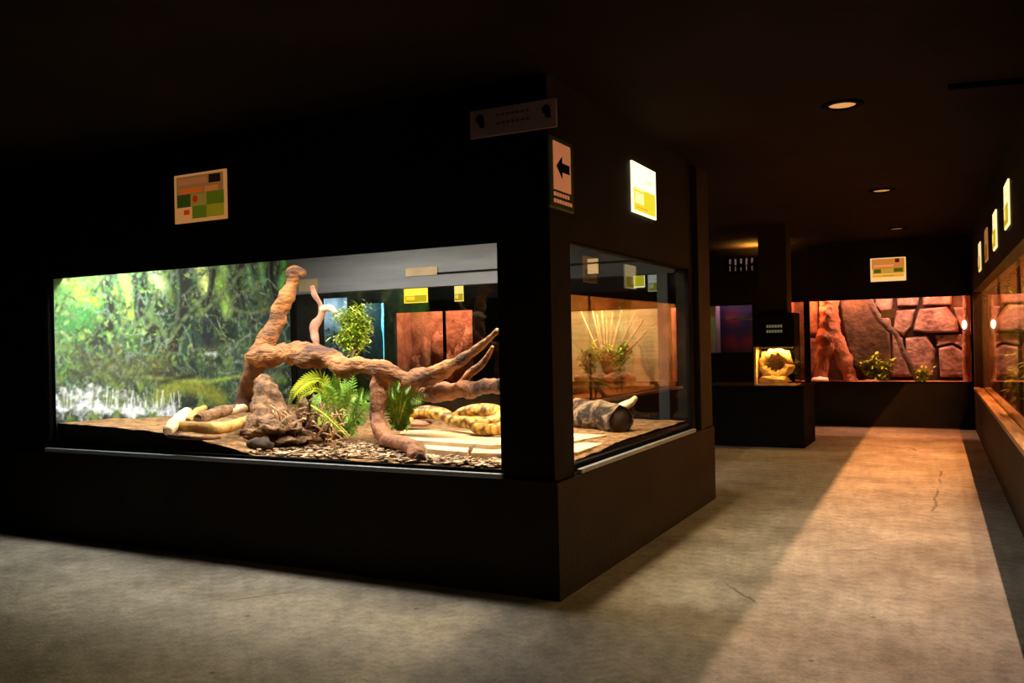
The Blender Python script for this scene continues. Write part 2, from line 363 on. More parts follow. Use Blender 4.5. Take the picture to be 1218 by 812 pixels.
# ------------------------------------------------------------------ island tank: mural
def make_mural():
    NYm, NZm = 380, 260
    y0, y1, z0, z1 = 4.335, 6.995, .6, 2.5
    Yg, Zg = np.meshgrid(np.linspace(y0, y1, NYm+1), np.linspace(z0, z1, NZm+1), indexing='ij')
    rng = np.random.RandomState(4)
    def fnoise(s, seed, oct=4):
        out = np.zeros_like(Yg); amp = 1; tot = 0
        for o in range(oct):
            r = np.random.RandomState(seed+o); n = 64; g = r.rand(n, n)
            u = (Yg*s*2**o) % n; v = (Zg*s*2**o) % n
            i = u.astype(int); j = v.astype(int); fu = u-i; fv = v-j; fu = fu*fu*(3-2*fu); fv = fv*fv*(3-2*fv)
            i1 = (i+1) % n; j1 = (j+1) % n
            out += amp*((g[i, j]*(1-fu)+g[i1, j]*fu)*(1-fv)+(g[i, j1]*(1-fu)+g[i1, j1]*fu)*fv); tot += amp; amp *= .6
        return out/tot
    n1 = fnoise(3, 1); n2 = fnoise(9, 20); n3 = fnoise(22, 40, 3)
    C = np.zeros(Yg.shape+(3,))
    def mixc(a, m): 
        nonlocal C
        m = np.clip(m, 0, 1)[..., None]; C = C*(1-m)+np.array(a)*m
    C[:] = (.04, .095, .065)
    mixc((.02, .035, .035), (n1-.45)*6)
    mixc((.12, .2, .06), (n2-.52)*7)
    mixc((.2, .26, .2), (n3-.6)*6)
    mixc((.085, .08, .04), (fnoise(5, 70)-.6)*5*np.clip((1.75-Zg)*3, 0, 1))
    def P(px, py):
        p = at(px, py, X=-6.25); return p.y, p.z
    def stroke(pts, r, col, soft=.5, a=1, jit=0):
        q = spline([(*P(x, y), 0) for x, y in pts], 6); rr = r*.0078
        D = np.full(Yg.shape, 9.)
        for (ya, za, _), (yb, zb, _) in zip(q[:-1], q[1:]):
            dy, dz = yb-ya, zb-za; L2 = dy*dy+dz*dz+1e-9
            t = np.clip(((Yg-ya)*dy+(Zg-za)*dz)/L2, 0, 1)
            D = np.minimum(D, np.hypot(Yg-ya-t*dy, Zg-za-t*dz))
        if jit: D = D+(n2-.5)*jit*.03+(n3-.5)*jit*.03
        mixc(col, a*(rr*(1+soft)-D)/(rr*soft*2))
    # sunlit gaps in the canopy
    stroke([(147, 318), (150, 345), (157, 372)], 6, (.5, .75, .12), .6, 1, .6)
    stroke([(180, 316), (184, 328), (190, 340)], 8, (.62, .8, .35), .8, 1, .8)
    stroke([(236, 310), (240, 322), (246, 345)], 7, (.65, .8, .3), .8, 1, .8)
    stroke([(260, 335), (266, 352), (270, 370)], 6, (.3, .55, .1), .8, .9, 1)
    stroke([(262, 310), (268, 325)], 6, (.35, .6, .2), .8, .9, 1)
    stroke([(336, 305), (338, 320), (334, 340)], 5, (.2, .55, .15), .8, .9, 1)
    stroke([(310, 312), (313, 335)], 4, (.2, .5, .2), .8, .8, 1)
    stroke([(295, 318), (300, 345)], 3.5, (.25, .5, .22), .8, .8, 1)
    stroke([(70, 345), (90, 350), (112, 345), (125, 352)], 12, (.15, .5, .06), 1, .9, 3)
    stroke([(90, 340), (105, 355), (130, 350)], 6, (.4, .75, .05), 1, .9, 3)
    stroke([(65, 370), (80, 385), (100, 380)], 12, (.06, .28, .07), 1, .8, 3)
    # trunks
    for pts, r in (([(124, 318), (128, 350), (131, 380), (122, 398)], 8), ([(167, 316), (168, 345), (166, 372), (176, 392)], 8), ([(213, 312), (216, 345), (214, 380), (205, 405)], 11),
                   ([(254, 306), (252, 335), (246, 362)], 5), ([(287, 305), (283, 335), (290, 365)], 7), ([(323, 303), (322, 330), (328, 360)], 6)):
        stroke(pts, r, (.018, .022, .02), .3, .93, .5)
        stroke([(x_-r*.35, y_) for x_, y_ in pts], r*.25, (.1, .16, .1), .6, .7, .4)
    stroke([(300, 370), (320, 385), (335, 375)], 20, (.025, .045, .06), 1, .75, 2)
    stroke([(246, 385), (248, 405)], 13, (.02, .03, .045), .6, .9, 1)
    stroke([(285, 440), (330, 430)], 14, (.05, .09, .09), 1, .7, 2)
    # roots and vines
    for pts in ([(168, 368), (188, 385), (200, 410)], [(131, 375), (145, 395), (165, 400), (185, 378)], [(188, 345), (176, 372), (150, 395)], [(245, 350), (225, 372), (205, 400), (190, 430)],
                [(262, 345), (275, 365), (300, 372), (335, 362)], [(290, 320), (262, 352), (240, 372)], [(310, 340), (280, 352), (268, 380)], [(140, 340), (150, 372), (140, 400)]):
        stroke(pts, 2.4, (.14, .2, .1), .6, .9, .4)
    for k in range(260):
        x_ = rng.uniform(55, 345); y_ = rng.uniform(312, 460); a_ = rng.uniform(-1.4, 1.4); l_ = rng.uniform(12, 40)
        c = [(.13, .22, .14), (.015, .025, .03), (.22, .31, .25), (.08, .16, .05), (.13, .13, .08)][rng.randint(5)]
        stroke([(x_, y_), (x_+l_*.4*math.cos(a_)+rng.uniform(-4, 4), y_+l_*.4*math.sin(a_)+rng.uniform(-8, 8)), (x_+l_*.8*math.cos(a_)+rng.uniform(-4, 4), y_+l_*.8*math.sin(a_)+rng.uniform(-7, 7)), (x_+l_*math.cos(a_), y_+l_*math.sin(a_))], rng.uniform(.4, 1.3), c, .8, .6, .9)
    for k in range(420):
        x_ = 55+rng.beta(1.1, 2.4)*220; y_ = rng.uniform(315, 440)
        c = [(.16, .36, .09), (.08, .24, .08), (.3, .46, .14), (.14, .15, .06)][rng.randint(4)]
        stroke([(x_, y_), (x_+rng.uniform(-4, 4), y_+rng.uniform(-3, 4))], rng.uniform(.5, 1.5), c, .9, .7, 1)
    # mossy bank, boulders, mist
    stroke([(190, 470), (215, 458), (240, 462), (262, 474)], 9, (.2, .24, .05), .6, .9, 1.5)
    stroke([(170, 448), (210, 452), (250, 453), (285, 447)], 2, (.28, .38, .1), .8, .8, 1)
    stroke([(190, 455), (230, 446)], 3, (.015, .02, .02), .8, .8, 1)
    stroke([(100, 430), (150, 440), (190, 436)], 14, (.09, .085, .045), 1, .6, 3)
    stroke([(245, 420), (256, 421)], 2, (.5, .62, .66), .8, .8, 1)
    stroke([(75, 480), (100, 483), (140, 485), (180, 488), (205, 490)], 5, (.6, .68, .78), 1, 1, 6)
    stroke([(80, 474), (110, 470), (150, 474)], 4, (.7, .76, .84), 1.2, .6, 8)
    for k in range(46):
        x_ = rng.uniform(62, 215); h_ = rng.uniform(6, 22)
        stroke([(x_, 484), (x_+rng.uniform(-3, 3), 484-h_)], rng.uniform(.5, 1.3), [(.68, .75, .85), (.12, .14, .08), (.4, .46, .36)][rng.randint(3)], .8, .6, .2)
    C = C**1.1*(.55+.9*fnoise(40, 90, 2)[..., None])*(.75+.5*n2[..., None])*1.1; C = np.clip(C, .004, .9)
    V = np.stack([np.full(Yg.shape, -6.25), Yg, Zg], -1).reshape(-1, 3)
    idx = np.arange((NYm+1)*(NZm+1)).reshape(NYm+1, NZm+1)
    Fq = np.stack([idx[:-1, :-1], idx[1:, :-1], idx[1:, 1:], idx[:-1, 1:]], -1).reshape(-1, 4)
    me = bpy.data.meshes.new('printed_scene'); me.from_pydata(V.tolist(), [], Fq.tolist())
    ca = me.color_attributes.new('print', 'FLOAT_COLOR', 'POINT')
    ca.data.foreach_set('color', np.concatenate([C.reshape(-1, 3), np.ones((V.shape[0], 1))], 1).astype(np.float32).ravel())
    m = bpy.data.materials.new('mural_print'); m.use_nodes = True; nt = m.node_tree
    at_ = nt.nodes.new('ShaderNodeVertexColor'); at_.layer_name = 'print'
    nt.links.new(at_.outputs[0], nt.nodes['Principled BSDF'].inputs['Base Color']); nt.nodes['Principled BSDF'].inputs['Roughness'].default_value = .5
    me.materials.append(m)
    root = empty('mural', (-6.25, 5.66, .6)); tag(root, 'jungle mural with roots and white mist on the end wall of the tank', 'mural')
    o = bpy.data.objects.new('printed_scene', me); COL.objects.link(o); me.transform(Matrix.Translation((6.25, -5.66, -.6))); o.parent = root
    wbuild(MB().box(-6.29, -6.252, 4.335, 6.995, .6, 2.5), 'backing_board', M['frame'], root)
make_mural()

# sand bed
def sstep(a, b, x): t = min(1, max(0, (x-a)/(b-a))); return t*t*(3-2*t)
FP = [(-6.4, .86), (-5.634, .842), (-5.186, .823), (-4.807, .793), (-4.527, .744), (-4.222, .695), (-4.0, .69), (-1.9, .69)]
def sandz(X, Y):
    zf = np.interp(X, [p[0] for p in FP], [p[1] for p in FP])
    zb = .74+.08*(1-sstep(-5.6, -4.6, X))
    t = sstep(4.33, 5.6, Y)
    return float(zf*(1-t)+zb*t+.012*noise.noise(Vector((X*3, Y*3, 0)))+.008*noise.noise(Vector((X*9, Y*9, 1))))
NX, NYs = 150, 80; vs = []; fs = []
for i in range(NX+1):
    for j in range(NYs+1):
        X = -6.24+(6.24-2.035)*i/NX; Y = 4.34+(6.98-4.34)*j/NYs
        vs.append((X, Y, sandz(X, Y)))
top = len(vs)
for i in range(NX):
    for j in range(NYs): a = i*(NYs+1)+j; fs.append((a, a+NYs+1, a+NYs+2, a+1))
rim = [i*(NYs+1) for i in range(NX+1)]+[NX*(NYs+1)+j for j in range(1, NYs+1)]+[i*(NYs+1)+NYs for i in range(NX-1, -1, -1)]+[j for j in range(NYs-1, 0, -1)]
for k in rim: vs.append((vs[k][0], vs[k][1], .642))
for k in range(len(rim)):
    k2 = (k+1) % len(rim); fs.append((rim[k], rim[k2], top+k2, top+k))
fs.append(tuple(top+k for k in range(len(rim))))
o = MB().add(vs, fs).build('sand_bed', M['sand'], smooth=False)
tag(o, 'bed of orange-tan sand covering the bottom of the island tank', 'sand', kind='stuff')
M['sand_shade'] = mat('shaded_sand_face', (.006, .005, .004), (.014, .01, .008), 14, .95, .6, 40, spec=.1)  # shade on the sand's front face, painted in as near-black
o.data.materials.append(M['sand_shade'])
for p in o.data.polygons:
    if p.index < NX*NYs: p.use_smooth = True
    else: p.material_index = 1
# litter in front
random.seed(3); mb = MB()
for k in range(900):
    X = random.uniform(-4.3, -2.35); Y = random.uniform(4.36, 4.62+.3*(X < -3.0)); z = sandz(X, Y)
    l = random.uniform(.012, .05); a = random.uniform(0, 6.3); wv = random.uniform(.006, .018)
    d = Vector((math.cos(a)*l, math.sin(a)*l, random.uniform(-.004, .008))); n = Vector((-math.sin(a)*wv, math.cos(a)*wv, 0))
    c = Vector((X, Y, z+.008)); u = Vector((0, 0, random.uniform(.004, .012)))
    vs = [c-d-n, c-d+n, c+d+n, c+d-n]; vs = vs+[v+u for v in vs]
    mb.add(vs, [(0, 1, 2, 3), (4, 7, 6, 5), (0, 4, 5, 1), (1, 5, 6, 2), (2, 6, 7, 3), (3, 7, 4, 0)])
M['chips'] = mat('bark_chips', (.07, .035, .02), (.6, .42, .26), 22, .9, mix=(.42, .58))
tag(mb.build('bark_chips', M['chips']), 'scatter of bark chips and leaf litter at the front of the sand', 'bark chips', kind='stuff')

# ------------------------------------------------------------------ driftwood
d = empty('driftwood', at(450, 522, Y=5.0)); tag(d, 'big orange-brown driftwood tree limb sprawling across the island tank', 'driftwood')
mb = MB(); limb(mb, [(300, 430, 5.25, 12), (318, 424, 5.2, 14), (335, 420, 5.18, 11), (352, 421, 5.15, 13), (380, 424, 5.1, 14), (398, 430, 5.06, 11), (412, 436, 5.03, 12), (430, 434, 5.0, 9), (458, 440, 5.0, 11), (480, 448, 5.0, 9), (505, 450, 4.95, 12), (528, 440, 4.9, 9.5), (550, 427, 4.8, 6), (572, 411, 4.7, 4), (592, 393, 4.62, 3)], 24, .42, 1, 10)
wbuild(mb, 'trunk', M['drift'], d, smooth=True)
mb = MB(); limb(mb, [(305, 428, 5.25, 12), (316, 410, 5.28, 12), (327, 384, 5.35, 10), (338, 356, 5.4, 10), (346, 338, 5.45, 8), (351, 325, 5.45, 6)], 20, .42, 2)
limb(mb, [(344, 328, 5.45, 6), (352, 322, 5.45, 7), (362, 325, 5.45, 4)], 12, .3, 8)
wbuild(mb, 'branch', M['drift'], d, smooth=True)
mb = MB(); limb(mb, [(312, 425, 5.22, 12), (301, 442, 5.25, 11), (294, 462, 5.3, 10), (288, 486, 5.3, 11)], 14, .35, 3)
wbuild(mb, 'branch', M['driftd'], d, smooth=True)['label'] = 'dark lower branch stub'
mb = MB(); limb(mb, [(440, 440, 5.0, 9), (460, 450, 5.1, 9), (490, 461, 5.2, 9), (520, 467, 5.1, 11), (548, 464, 5.0, 10), (575, 461, 4.85, 9), (600, 460, 4.75, 9)], 20, .42, 4)
wbuild(mb, 'branch', M['driftr'], d, smooth=True)['label'] = 'reddish lower branch'
mb = MB(); limb(mb, [(546, 460, 5.0, 5), (558, 445, 4.98, 5), (572, 434, 4.9, 4), (580, 424, 4.88, 3.2), (586, 412, 4.85, 2)], 12, .3, 5)
wbuild(mb, 'branch', M['drift'], d, smooth=True)
mb = MB(); limb(mb, [(453, 440, 5.0, 12), (451, 462, 4.98, 11), (449, 490, 4.95, 9), (451, 508, 4.9, 10), (462, 522, 4.8, 9), (478, 527, 4.65, 7.5), (490, 533, 4.52, 8.5), (497, 542, 4.43, 9)], 20, .45, 6)
wbuild(mb, 'root', M['driftr'], d, smooth=True)
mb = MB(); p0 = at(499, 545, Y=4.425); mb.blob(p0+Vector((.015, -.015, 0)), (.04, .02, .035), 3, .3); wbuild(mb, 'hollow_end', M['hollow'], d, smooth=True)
# second, paler branch behind
d = empty('branch', at(378, 425, Y=5.5)); tag(d, 'thin pinkish forked branch rising behind the big driftwood', 'branch')
mb = MB(); limb(mb, [(379, 425, 5.3, 3.5), (376, 408, 5.6, 3.5), (374, 390, 5.7, 5.5), (382, 374, 5.75, 5), (381, 362, 5.8, 3), (374, 350, 5.8, 3.5), (371, 340, 5.8, 2.5)], 12, .4, 3)
wbuild(mb, 'stem', M['pinkw'], d, smooth=True)
mb = MB(); limb(mb, [(382, 368, 5.75, 4), (392, 366, 5.75, 4), (400, 372, 5.75, 3)], 10, .3, 3); wbuild(mb, 'twig', M['pale'], d, smooth=True)

# cork stump, root ball with cave
o = MB(); P_ = at(318, 515, Y=5.0)
pts = [(318, 524, 4.85, 30), (319, 505, 4.95, 23), (318, 485, 5.0, 18), (316, 465, 5.05, 15), (315, 450, 5.08, 9), (315, 446, 5.08, 4)]
limb(o, pts, 24, .5, 12, 8)
o = o.build('cork_stump', M['cork'], smooth=True); tag(o, 'rough tan cork stump standing under the big driftwood', 'stump')
e_ = empty('bark_cave', at(335, 535, Y=4.65)); tag(e_, 'low brown bark mound with a dark cave mouth at the front glass', 'reptile hide')
mb = MB(); c = at(335, 517, Y=4.72); mb.blob(c, (.24, .15, .10), 4, .7, 44, 26, 5); c2 = at(372, 508, Y=4.9); mb.blob(c2, (.17, .16, .16), 6, .7, 40, 24, 6)
wbuild(mb, 'mound', M['cork'], e_, smooth=True)
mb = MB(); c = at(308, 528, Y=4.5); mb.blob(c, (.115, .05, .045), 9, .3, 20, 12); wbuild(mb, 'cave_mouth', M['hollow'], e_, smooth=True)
mb = MB(); random.seed(8)
for k in range(110):
    a = at(random.uniform(325, 410), random.uniform(488, 530), Y=4.75+random.uniform(-.08, .15)); dd = Vector((random.uniform(-.12, .12), random.uniform(-.06, .06), random.uniform(-.1, .14)))
    mb.tube([a-dd*.5, a+Vector((0, -.02, .02)), a+dd*.5], [.007, .006, .003], 6)
wbuild(mb, 'root_fibres', M['twig'], e_)['kind'] = 'stuff'

# cut logs on the left
def log(spec, m, label, seed, hollow=True):
    spec = [(x_, y_, at(x_, y_, Z=z_).y, r_) for x_, y_, z_, r_ in spec]
    r = empty('log', at(*spec[len(spec)//2][:2], Y=spec[len(spec)//2][2])-Vector((0, 0, prad(spec[0][3], at(*spec[0][:2], Y=spec[0][2])))))
    tag(r, label, 'log', 'cut logs piled on the left of the sand')
    mb = MB(); S = limb(mb, spec, 16, .22, seed); wbuild(mb, 'bark', m, r, smooth=True)
    for e, f in ((0, 1), (-1, -2)):
        p = Vector(S[e][:3]); q = Vector(S[f][:3]); t = (p-q).normalized(); rr = S[e][3]*.75
        wbuild(MB().tube([p-t*.01, p+t*.006], [rr, rr*.95], 14), 'cut_end', M['hollow'] if hollow else M['pale'], r)
    return r
log([(214, 506, .875, 6), (240, 509, .865, 7), (268, 508, .855, 7), (296, 500, .85, 6)], M['gold'], 'long golden log lying lengthwise in front of the log pile', 1, False)
log([(200, 513, .87, 6), (208, 503, .885, 8), (222, 491, .93, 6.5)], M['pale'], 'short bleached log slanting up at the left end of the pile', 2, False)
log([(236, 498, .91, 7), (258, 491, .93, 7), (278, 486, .94, 6)], M['cork'], 'greyish split log with a dark end on top of the pile', 3)
log([(252, 495, .89, 5), (270, 489, .93, 5.5), (290, 485, .93, 5)], M['pale'], 'pale cut log on top of the pile, nearest the stump', 4)
log([(224, 500, .89, 4), (232, 491, .93, 4.5), (243, 485, .95, 4)], M['gold'], 'short yellowish log leaning between the bleached log and the split log', 6)
log([(200, 518, .845, 2.6), (235, 521, .84, 2.8), (262, 520, .82, 2)], M['driftr'], 'thin reddish stick lying in front of the pile', 5, False)

# ------------------------------------------------------------------ plants
def leafstrip(mb, p, d, up, L, W, curl=.6, n=5):
    d = d.normalized(); side = d.cross(up)
    if side.length < .05: side = Vector((1, 0, 0))
    side.normalize(); vs = []; pos = Vector(p); dr = d.copy()
    for i in range(n+1):
        t = i/n; wv = W*math.sin(math.pi*min(1, .12+t*.88))**.8*(1-.3*t)
        vs += [pos-side*wv, pos+side*wv]
        pos = pos+dr*L/n; dr = (dr+Vector((0, 0, -curl/n))).normalized()
    mb.add(vs, [(2*i, 2*i+1, 2*i+3, 2*i+2) for i in range(n)])
def frond(mb, p, tip_dir, L, droop, leaf, nl=16):       # a fern frond: rachis with leaflet pairs
    pts = []; pos = Vector(p); dr = Vector(tip_dir).normalized()
    for i in range(nl+1):
        pts.append(pos.copy()); pos = pos+dr*L/nl; dr = (dr+Vector((0, 0, -droop/nl))).normalized()
    mb.tube(pts, [.004*(1-.7*i/nl) for i in range(nl+1)], 5)
    for i in range(2, nl+1):
        t = (pts[i]-pts[i-1]).normalized(); s = t.cross(Vector((0, 0, 1)))
        s = s.normalized() if s.length > .05 else Vector((1, 0, 0))
        l = leaf*math.sin(math.pi*(.15+.8*i/nl))
        for sg in (-1, 1): leafstrip(mb, pts[i], s*sg+t*.7+Vector((0, 0, .1)), Vector((0, 0, 1)), l, l*.13, .5, 3)
def fern(name, base, label, cat, n, L, leafl, m, seed, up=1.2, droop=1.8, dirs=None, group=None, Y=None):
    r = empty(name, base); tag(r, label, cat, group); random.seed(seed); mb = MB()
    for k in range(n):
        a = random.uniform(0, 2*math.pi) if dirs is None else random.choice(dirs)+random.uniform(-.4, .4)
        l = L*random.uniform(.7, 1.15)
        frond(mb, Vector(base)+Vector((random.uniform(-.02, .02), random.uniform(-.02, .02), 0)), (math.cos(a), math.sin(a), up*random.uniform(.5, 1.4)), l, droop*random.uniform(.7, 1.3), leafl)
    wbuild(mb, 'fronds', m, r)
    wbuild(MB().blob(Vector(base)+Vector((0, 0, .01)), (.035, .035, .04), seed, .3, 12, 8), 'crown', M['stem'], r, smooth=True)
    return r
def bush(name, c, rad, label, cat, n, L, W, m, seed, base=None, group=None, nst=9):
    r = empty(name, base if base else c); tag(r, label, cat, group); random.seed(seed); mb = MB(); st = MB()
    c = Vector(c); b = Vector(base) if base else c-Vector((0, 0, rad[2]))
    for s in range(nst):
        dv = Vector((random.gauss(0, 1), random.gauss(0, 1), random.gauss(.3, .8))).normalized()
        e = c+Vector((dv.x*rad[0], dv.y*rad[1], dv.z*rad[2]))*random.uniform(.6, 1)
        mid = (b+e)/2+Vector((0, 0, rad[2]*.25)); q = spline([b, mid, e], 6); st.tube([Vector(v) for v in q], [.005]*len(q), 5)
        for k in range(n//nst):
            t = random.uniform(.25, 1); p = Vector(q[min(len(q)-1, int(t*len(q)))])+Vector((random.gauss(0, rad[0]*.12), random.gauss(0, rad[1]*.12), random.gauss(0, rad[2]*.12)))
            a = random.uniform(0, 6.28); dr = Vector((math.cos(a), math.sin(a), random.uniform(-.3, .9)))
            leafstrip(mb, p, dr, Vector((0, 0, 1)), L*random.uniform(.6, 1.2), W, .7, 4)
    wbuild(mb, 'foliage', m, r); wbuild(st, 'stem', M['stem'], r)
    return r
# arching ferns around the driftwood leg
b = at(405, 520, Y=5.05); b.z = sandz(b.x, b.y)
e_ = empty('fern', b); tag(e_, 'large yellow-green fern arching under the middle of the driftwood', 'fern')
mb = MB(); random.seed(2)
def arch(mb, spec, leaf, nl=18):     # frond whose spine follows photo points at given depth
    S = spline([tuple(at(x, y, Y=Y_)) for x, y, Y_ in spec], 7); P2 = [Vector(s_) for s_ in S]
    mb.tube(P2, [.006*(1-.6*i/len(P2)) for i in range(len(P2))], 5)
    for i in range(1, len(P2)):
        t = (P2[i]-P2[i-1]).normalized(); s_ = t.cross(Vector((0, -1, .25))).normalized(); l = leaf*math.sin(math.pi*(.12+.85*i/len(P2)))
        for sg in (-1, 1): leafstrip(mb, P2[i], s_*sg+t*.8, Vector((0, -1, .3)), l, l*.12, .5, 3)
y1 = MB()
arch(y1, [(392, 500, 5.0), (390, 470, 4.95), (384, 452, 4.9), (368, 452, 4.85), (352, 464, 4.8), (343, 480, 4.8)], .085)
arch(y1, [(388, 500, 5.0), (388, 475, 4.9), (378, 462, 4.85), (360, 468, 4.8), (350, 486, 4.8)], .06)
arch(y1, [(370, 482, 4.75), (385, 492, 4.7), (400, 506, 4.65), (414, 520, 4.62)], .045)
wbuild(y1, 'yellow_frond', M['yleaf'], e_)['label'] = 'yellowing fronds'
for (tx, ty, cx_, cy_) in ((375, 470, 392, 468), (388, 448, 400, 470), (410, 452, 410, 475), (432, 462, 425, 478), (440, 480, 430, 490), (436, 500, 425, 500), (372, 495, 385, 490), (384, 512, 392, 505), (425, 517, 415, 508), (398, 445, 402, 470), (420, 448, 415, 475), (366, 478, 385, 480), (400, 500, 402, 508), (442, 468, 428, 476)):
    arch(mb, [(405+random.uniform(-8, 8), 518, 5.0), (cx_, cy_, 4.95+random.uniform(-.08, .1)), (tx, ty, 4.9+random.uniform(-.12, .15))], .075)
wbuild(mb, 'green_frond', M['fern'], e_)
mb = MB()
for (tx, ty, cx_, cy_) in ((372, 488, 384, 472), (386, 456, 396, 470), (404, 450, 404, 470), (414, 500, 408, 490), (425, 470, 415, 475), (380, 505, 390, 492)):
    arch(mb, [(400, 515, 4.95), (cx_, cy_, 4.85), (tx, ty, 4.75)], .075)
wbuild(mb, 'pale_frond', M['lime'], e_)['label'] = 'lime-green front fronds'
b = at(478, 508, Y=5.15); b.z = sandz(b.x, b.y)
e_ = empty('fern', b); tag(e_, 'deep green fern to the right of the driftwood leg, beside the snake', 'fern')
mb = MB()
for (tx, ty, cx_, cy_) in ((462, 462, 466, 485), (470, 458, 472, 480), (482, 462, 478, 485), (496, 468, 484, 478), (504, 474, 488, 484), (492, 482, 482, 490), (486, 495, 480, 498), (462, 480, 467, 495), (470, 470, 472, 490), (478, 474, 476, 492), (466, 505, 470, 505), (488, 505, 482, 505)):
    arch(mb, [(475+random.uniform(-5, 5), 512, 5.1), (cx_, cy_, 5.08), (tx, ty, 5.0+random.uniform(-.1, .1))], .07)
wbuild(mb, 'frond', M['fern'], e_)
mb = MB()
for (tx, ty, cx_, cy_) in ((508, 470, 488, 466), (500, 478, 484, 474), (475, 455, 470, 468), (488, 460, 478, 468), (466, 462, 466, 478)):
    arch(mb, [(474, 505, 5.05), (cx_, cy_, 5.0), (tx, ty, 4.9)], .07)
wbuild(mb, 'pale_frond', M['lime'], e_)['label'] = 'lime-green upper fronds'
# bright bush sitting on the driftwood
c = at(420, 388, Y=5.55)
bush('shrub', c, (.19, .15, .2), 'bright yellow-green leafy shrub standing above the middle of the driftwood', 'shrub', 2000, .07, .0075, M['bright'], 5, base=at(418, 428, Y=5.35), nst=25)

# boards and snake
def board(name, quad, z0, z1, label, m=M['plank']):
    vs = [(p[0], p[1], z0) for p in quad]+[(p[0], p[1], z1) for p in quad]
    o = MB().add(vs, [(3, 2, 1, 0), (4, 5, 6, 7), (0, 1, 5, 4), (1, 2, 6, 5), (2, 3, 7, 6), (3, 0, 4, 7)]).build(name, m, bevel=.006)
    recentre(o, (sum(p[0] for p in quad)/4, sum(p[1] for p in quad)/4, z0)); return tag(o, label, 'board', 'pale boards under the snake')
def gp(px, py, z): p = at(px, py, Z=z); return (p.x, p.y)
board('board', [gp(472, 522, .77), (-2.6, 4.72), (-2.3, 5.3), gp(478, 509, .77)], .70, .775, 'rear pale weathered board that the coiled snake lies on')
board('board', [gp(508, 534, .74), gp(556, 538, .74), gp(560, 529, .74), gp(500, 524, .74)], .70, .745, 'front pale board with a dark edge, left of the two in front')
board('board', [gp(560, 539, .74), (-2.36, 4.62), (-2.36, 4.8), gp(564, 531, .74)], .70, .745, 'front pale board beside the corner post')
o = MB().blob(at(494, 500, Y=5.45)-Vector((0, 0, .02)), (.14, .09, .025), 4, .3, 20, 10).build('flat_stone', M['redrock'], smooth=True)
tag(o, 'flat pinkish stone under the left end of the snake', 'stone')
s = empty('python', at(545, 505, Y=5.4)); tag(s, 'yellow and brown patterned python lying coiled on the pale boards', 'snake')
spec = [(478, 499, 5.5, 3.5), (484, 494, 5.5, 6), (497, 491, 5.5, 7.5), (512, 490, 5.48, 8), (527, 493, 5.42, 8), (540, 500, 5.36, 7.5), (552, 502, 5.3, 7.5), (568, 503, 5.22, 8), (582, 503, 5.2, 8), (596, 497, 5.3, 8), (590, 489, 5.45, 8), (570, 487, 5.52, 7.5), (552, 490, 5.52, 6.5), (540, 495, 5.52, 4.5)]
mb = MB(); limb(mb, spec, 16, 0, 0, 8)
limb(mb, [(560, 499, 5.2, 5), (566, 508, 5.16, 7), (580, 511, 5.14, 7), (594, 509, 5.15, 7), (604, 503, 5.25, 7)], 14, 0)
wbuild(mb, 'body', M['snake'], s, smooth=True)
mb = MB(); limb(mb, [(492, 500, 5.42, 4), (485, 502, 5.4, 5.5), (478, 502, 5.38, 3)], 12, 0); wbuild(mb, 'head', M['snake'], s, smooth=True)

# hollow log near the side window
p = [(2.35, 0)]
lg = empty('hollow_log', at(738, 518, Z=.73)); tag(lg, 'bark-covered hollow log with a dark round end, behind the side window', 'log')
a1 = Vector((-2.32, 5.92, .83)); a0 = Vector((-2.72, 6.1, .83))
cc = at(739, 500, Y=5.95)
q0 = Vector((cc.x, cc.y, cc.z)); q1 = q0+Vector((-.5, .36, .02)); n = 24
tube_o = MB(); tube_o.tube([q0+(q1-q0)*t/8 for t in range(9)], [.105]*9, 22, cap=False, rough=.35, seed=4)
M['dbark'] = mat('dark_blotched_bark', (.03, .018, .01), (.3, .19, .11), 11, .95, 1, 30, mix=(.45, .6), bdist=.03)
wbuild(tube_o, 'bark', M['dbark'], lg, smooth=True)
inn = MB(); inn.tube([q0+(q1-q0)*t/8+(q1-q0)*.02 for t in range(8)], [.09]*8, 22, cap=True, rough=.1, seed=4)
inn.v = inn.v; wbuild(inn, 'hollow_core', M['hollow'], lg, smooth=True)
mb = MB(); mb.tube(spline([tuple(at(705, 494, Y=6.2)), tuple(at(730, 487, Y=6.15)), tuple(at(748, 480, Y=6.1)), tuple(at(757, 472, Y=6.1))], 6), [.035, .035, .035, .033, .033, .032, .03, .03, .03, .03, .03, .03, .028, .026, .025, .022, .02, .02, .015], 12, rough=.35, seed=2)
o = mb.build('pale_branch', M['pale'], smooth=True); tag(o, 'pale bleached branch resting on top of the hollow log', 'branch')
board('board', [(-2.34, 5.0), (-2.2, 5.62), (-2.45, 5.66), (-2.62, 5.1)], .70, .755, 'pale board lying in front of the hollow log, the one nearer the log')
board('board', [(-2.09, 4.85), (-2.12, 5.5), (-2.3, 5.45), (-2.28, 4.8)], .695, .735, 'pale board lying nearest the side window sill')

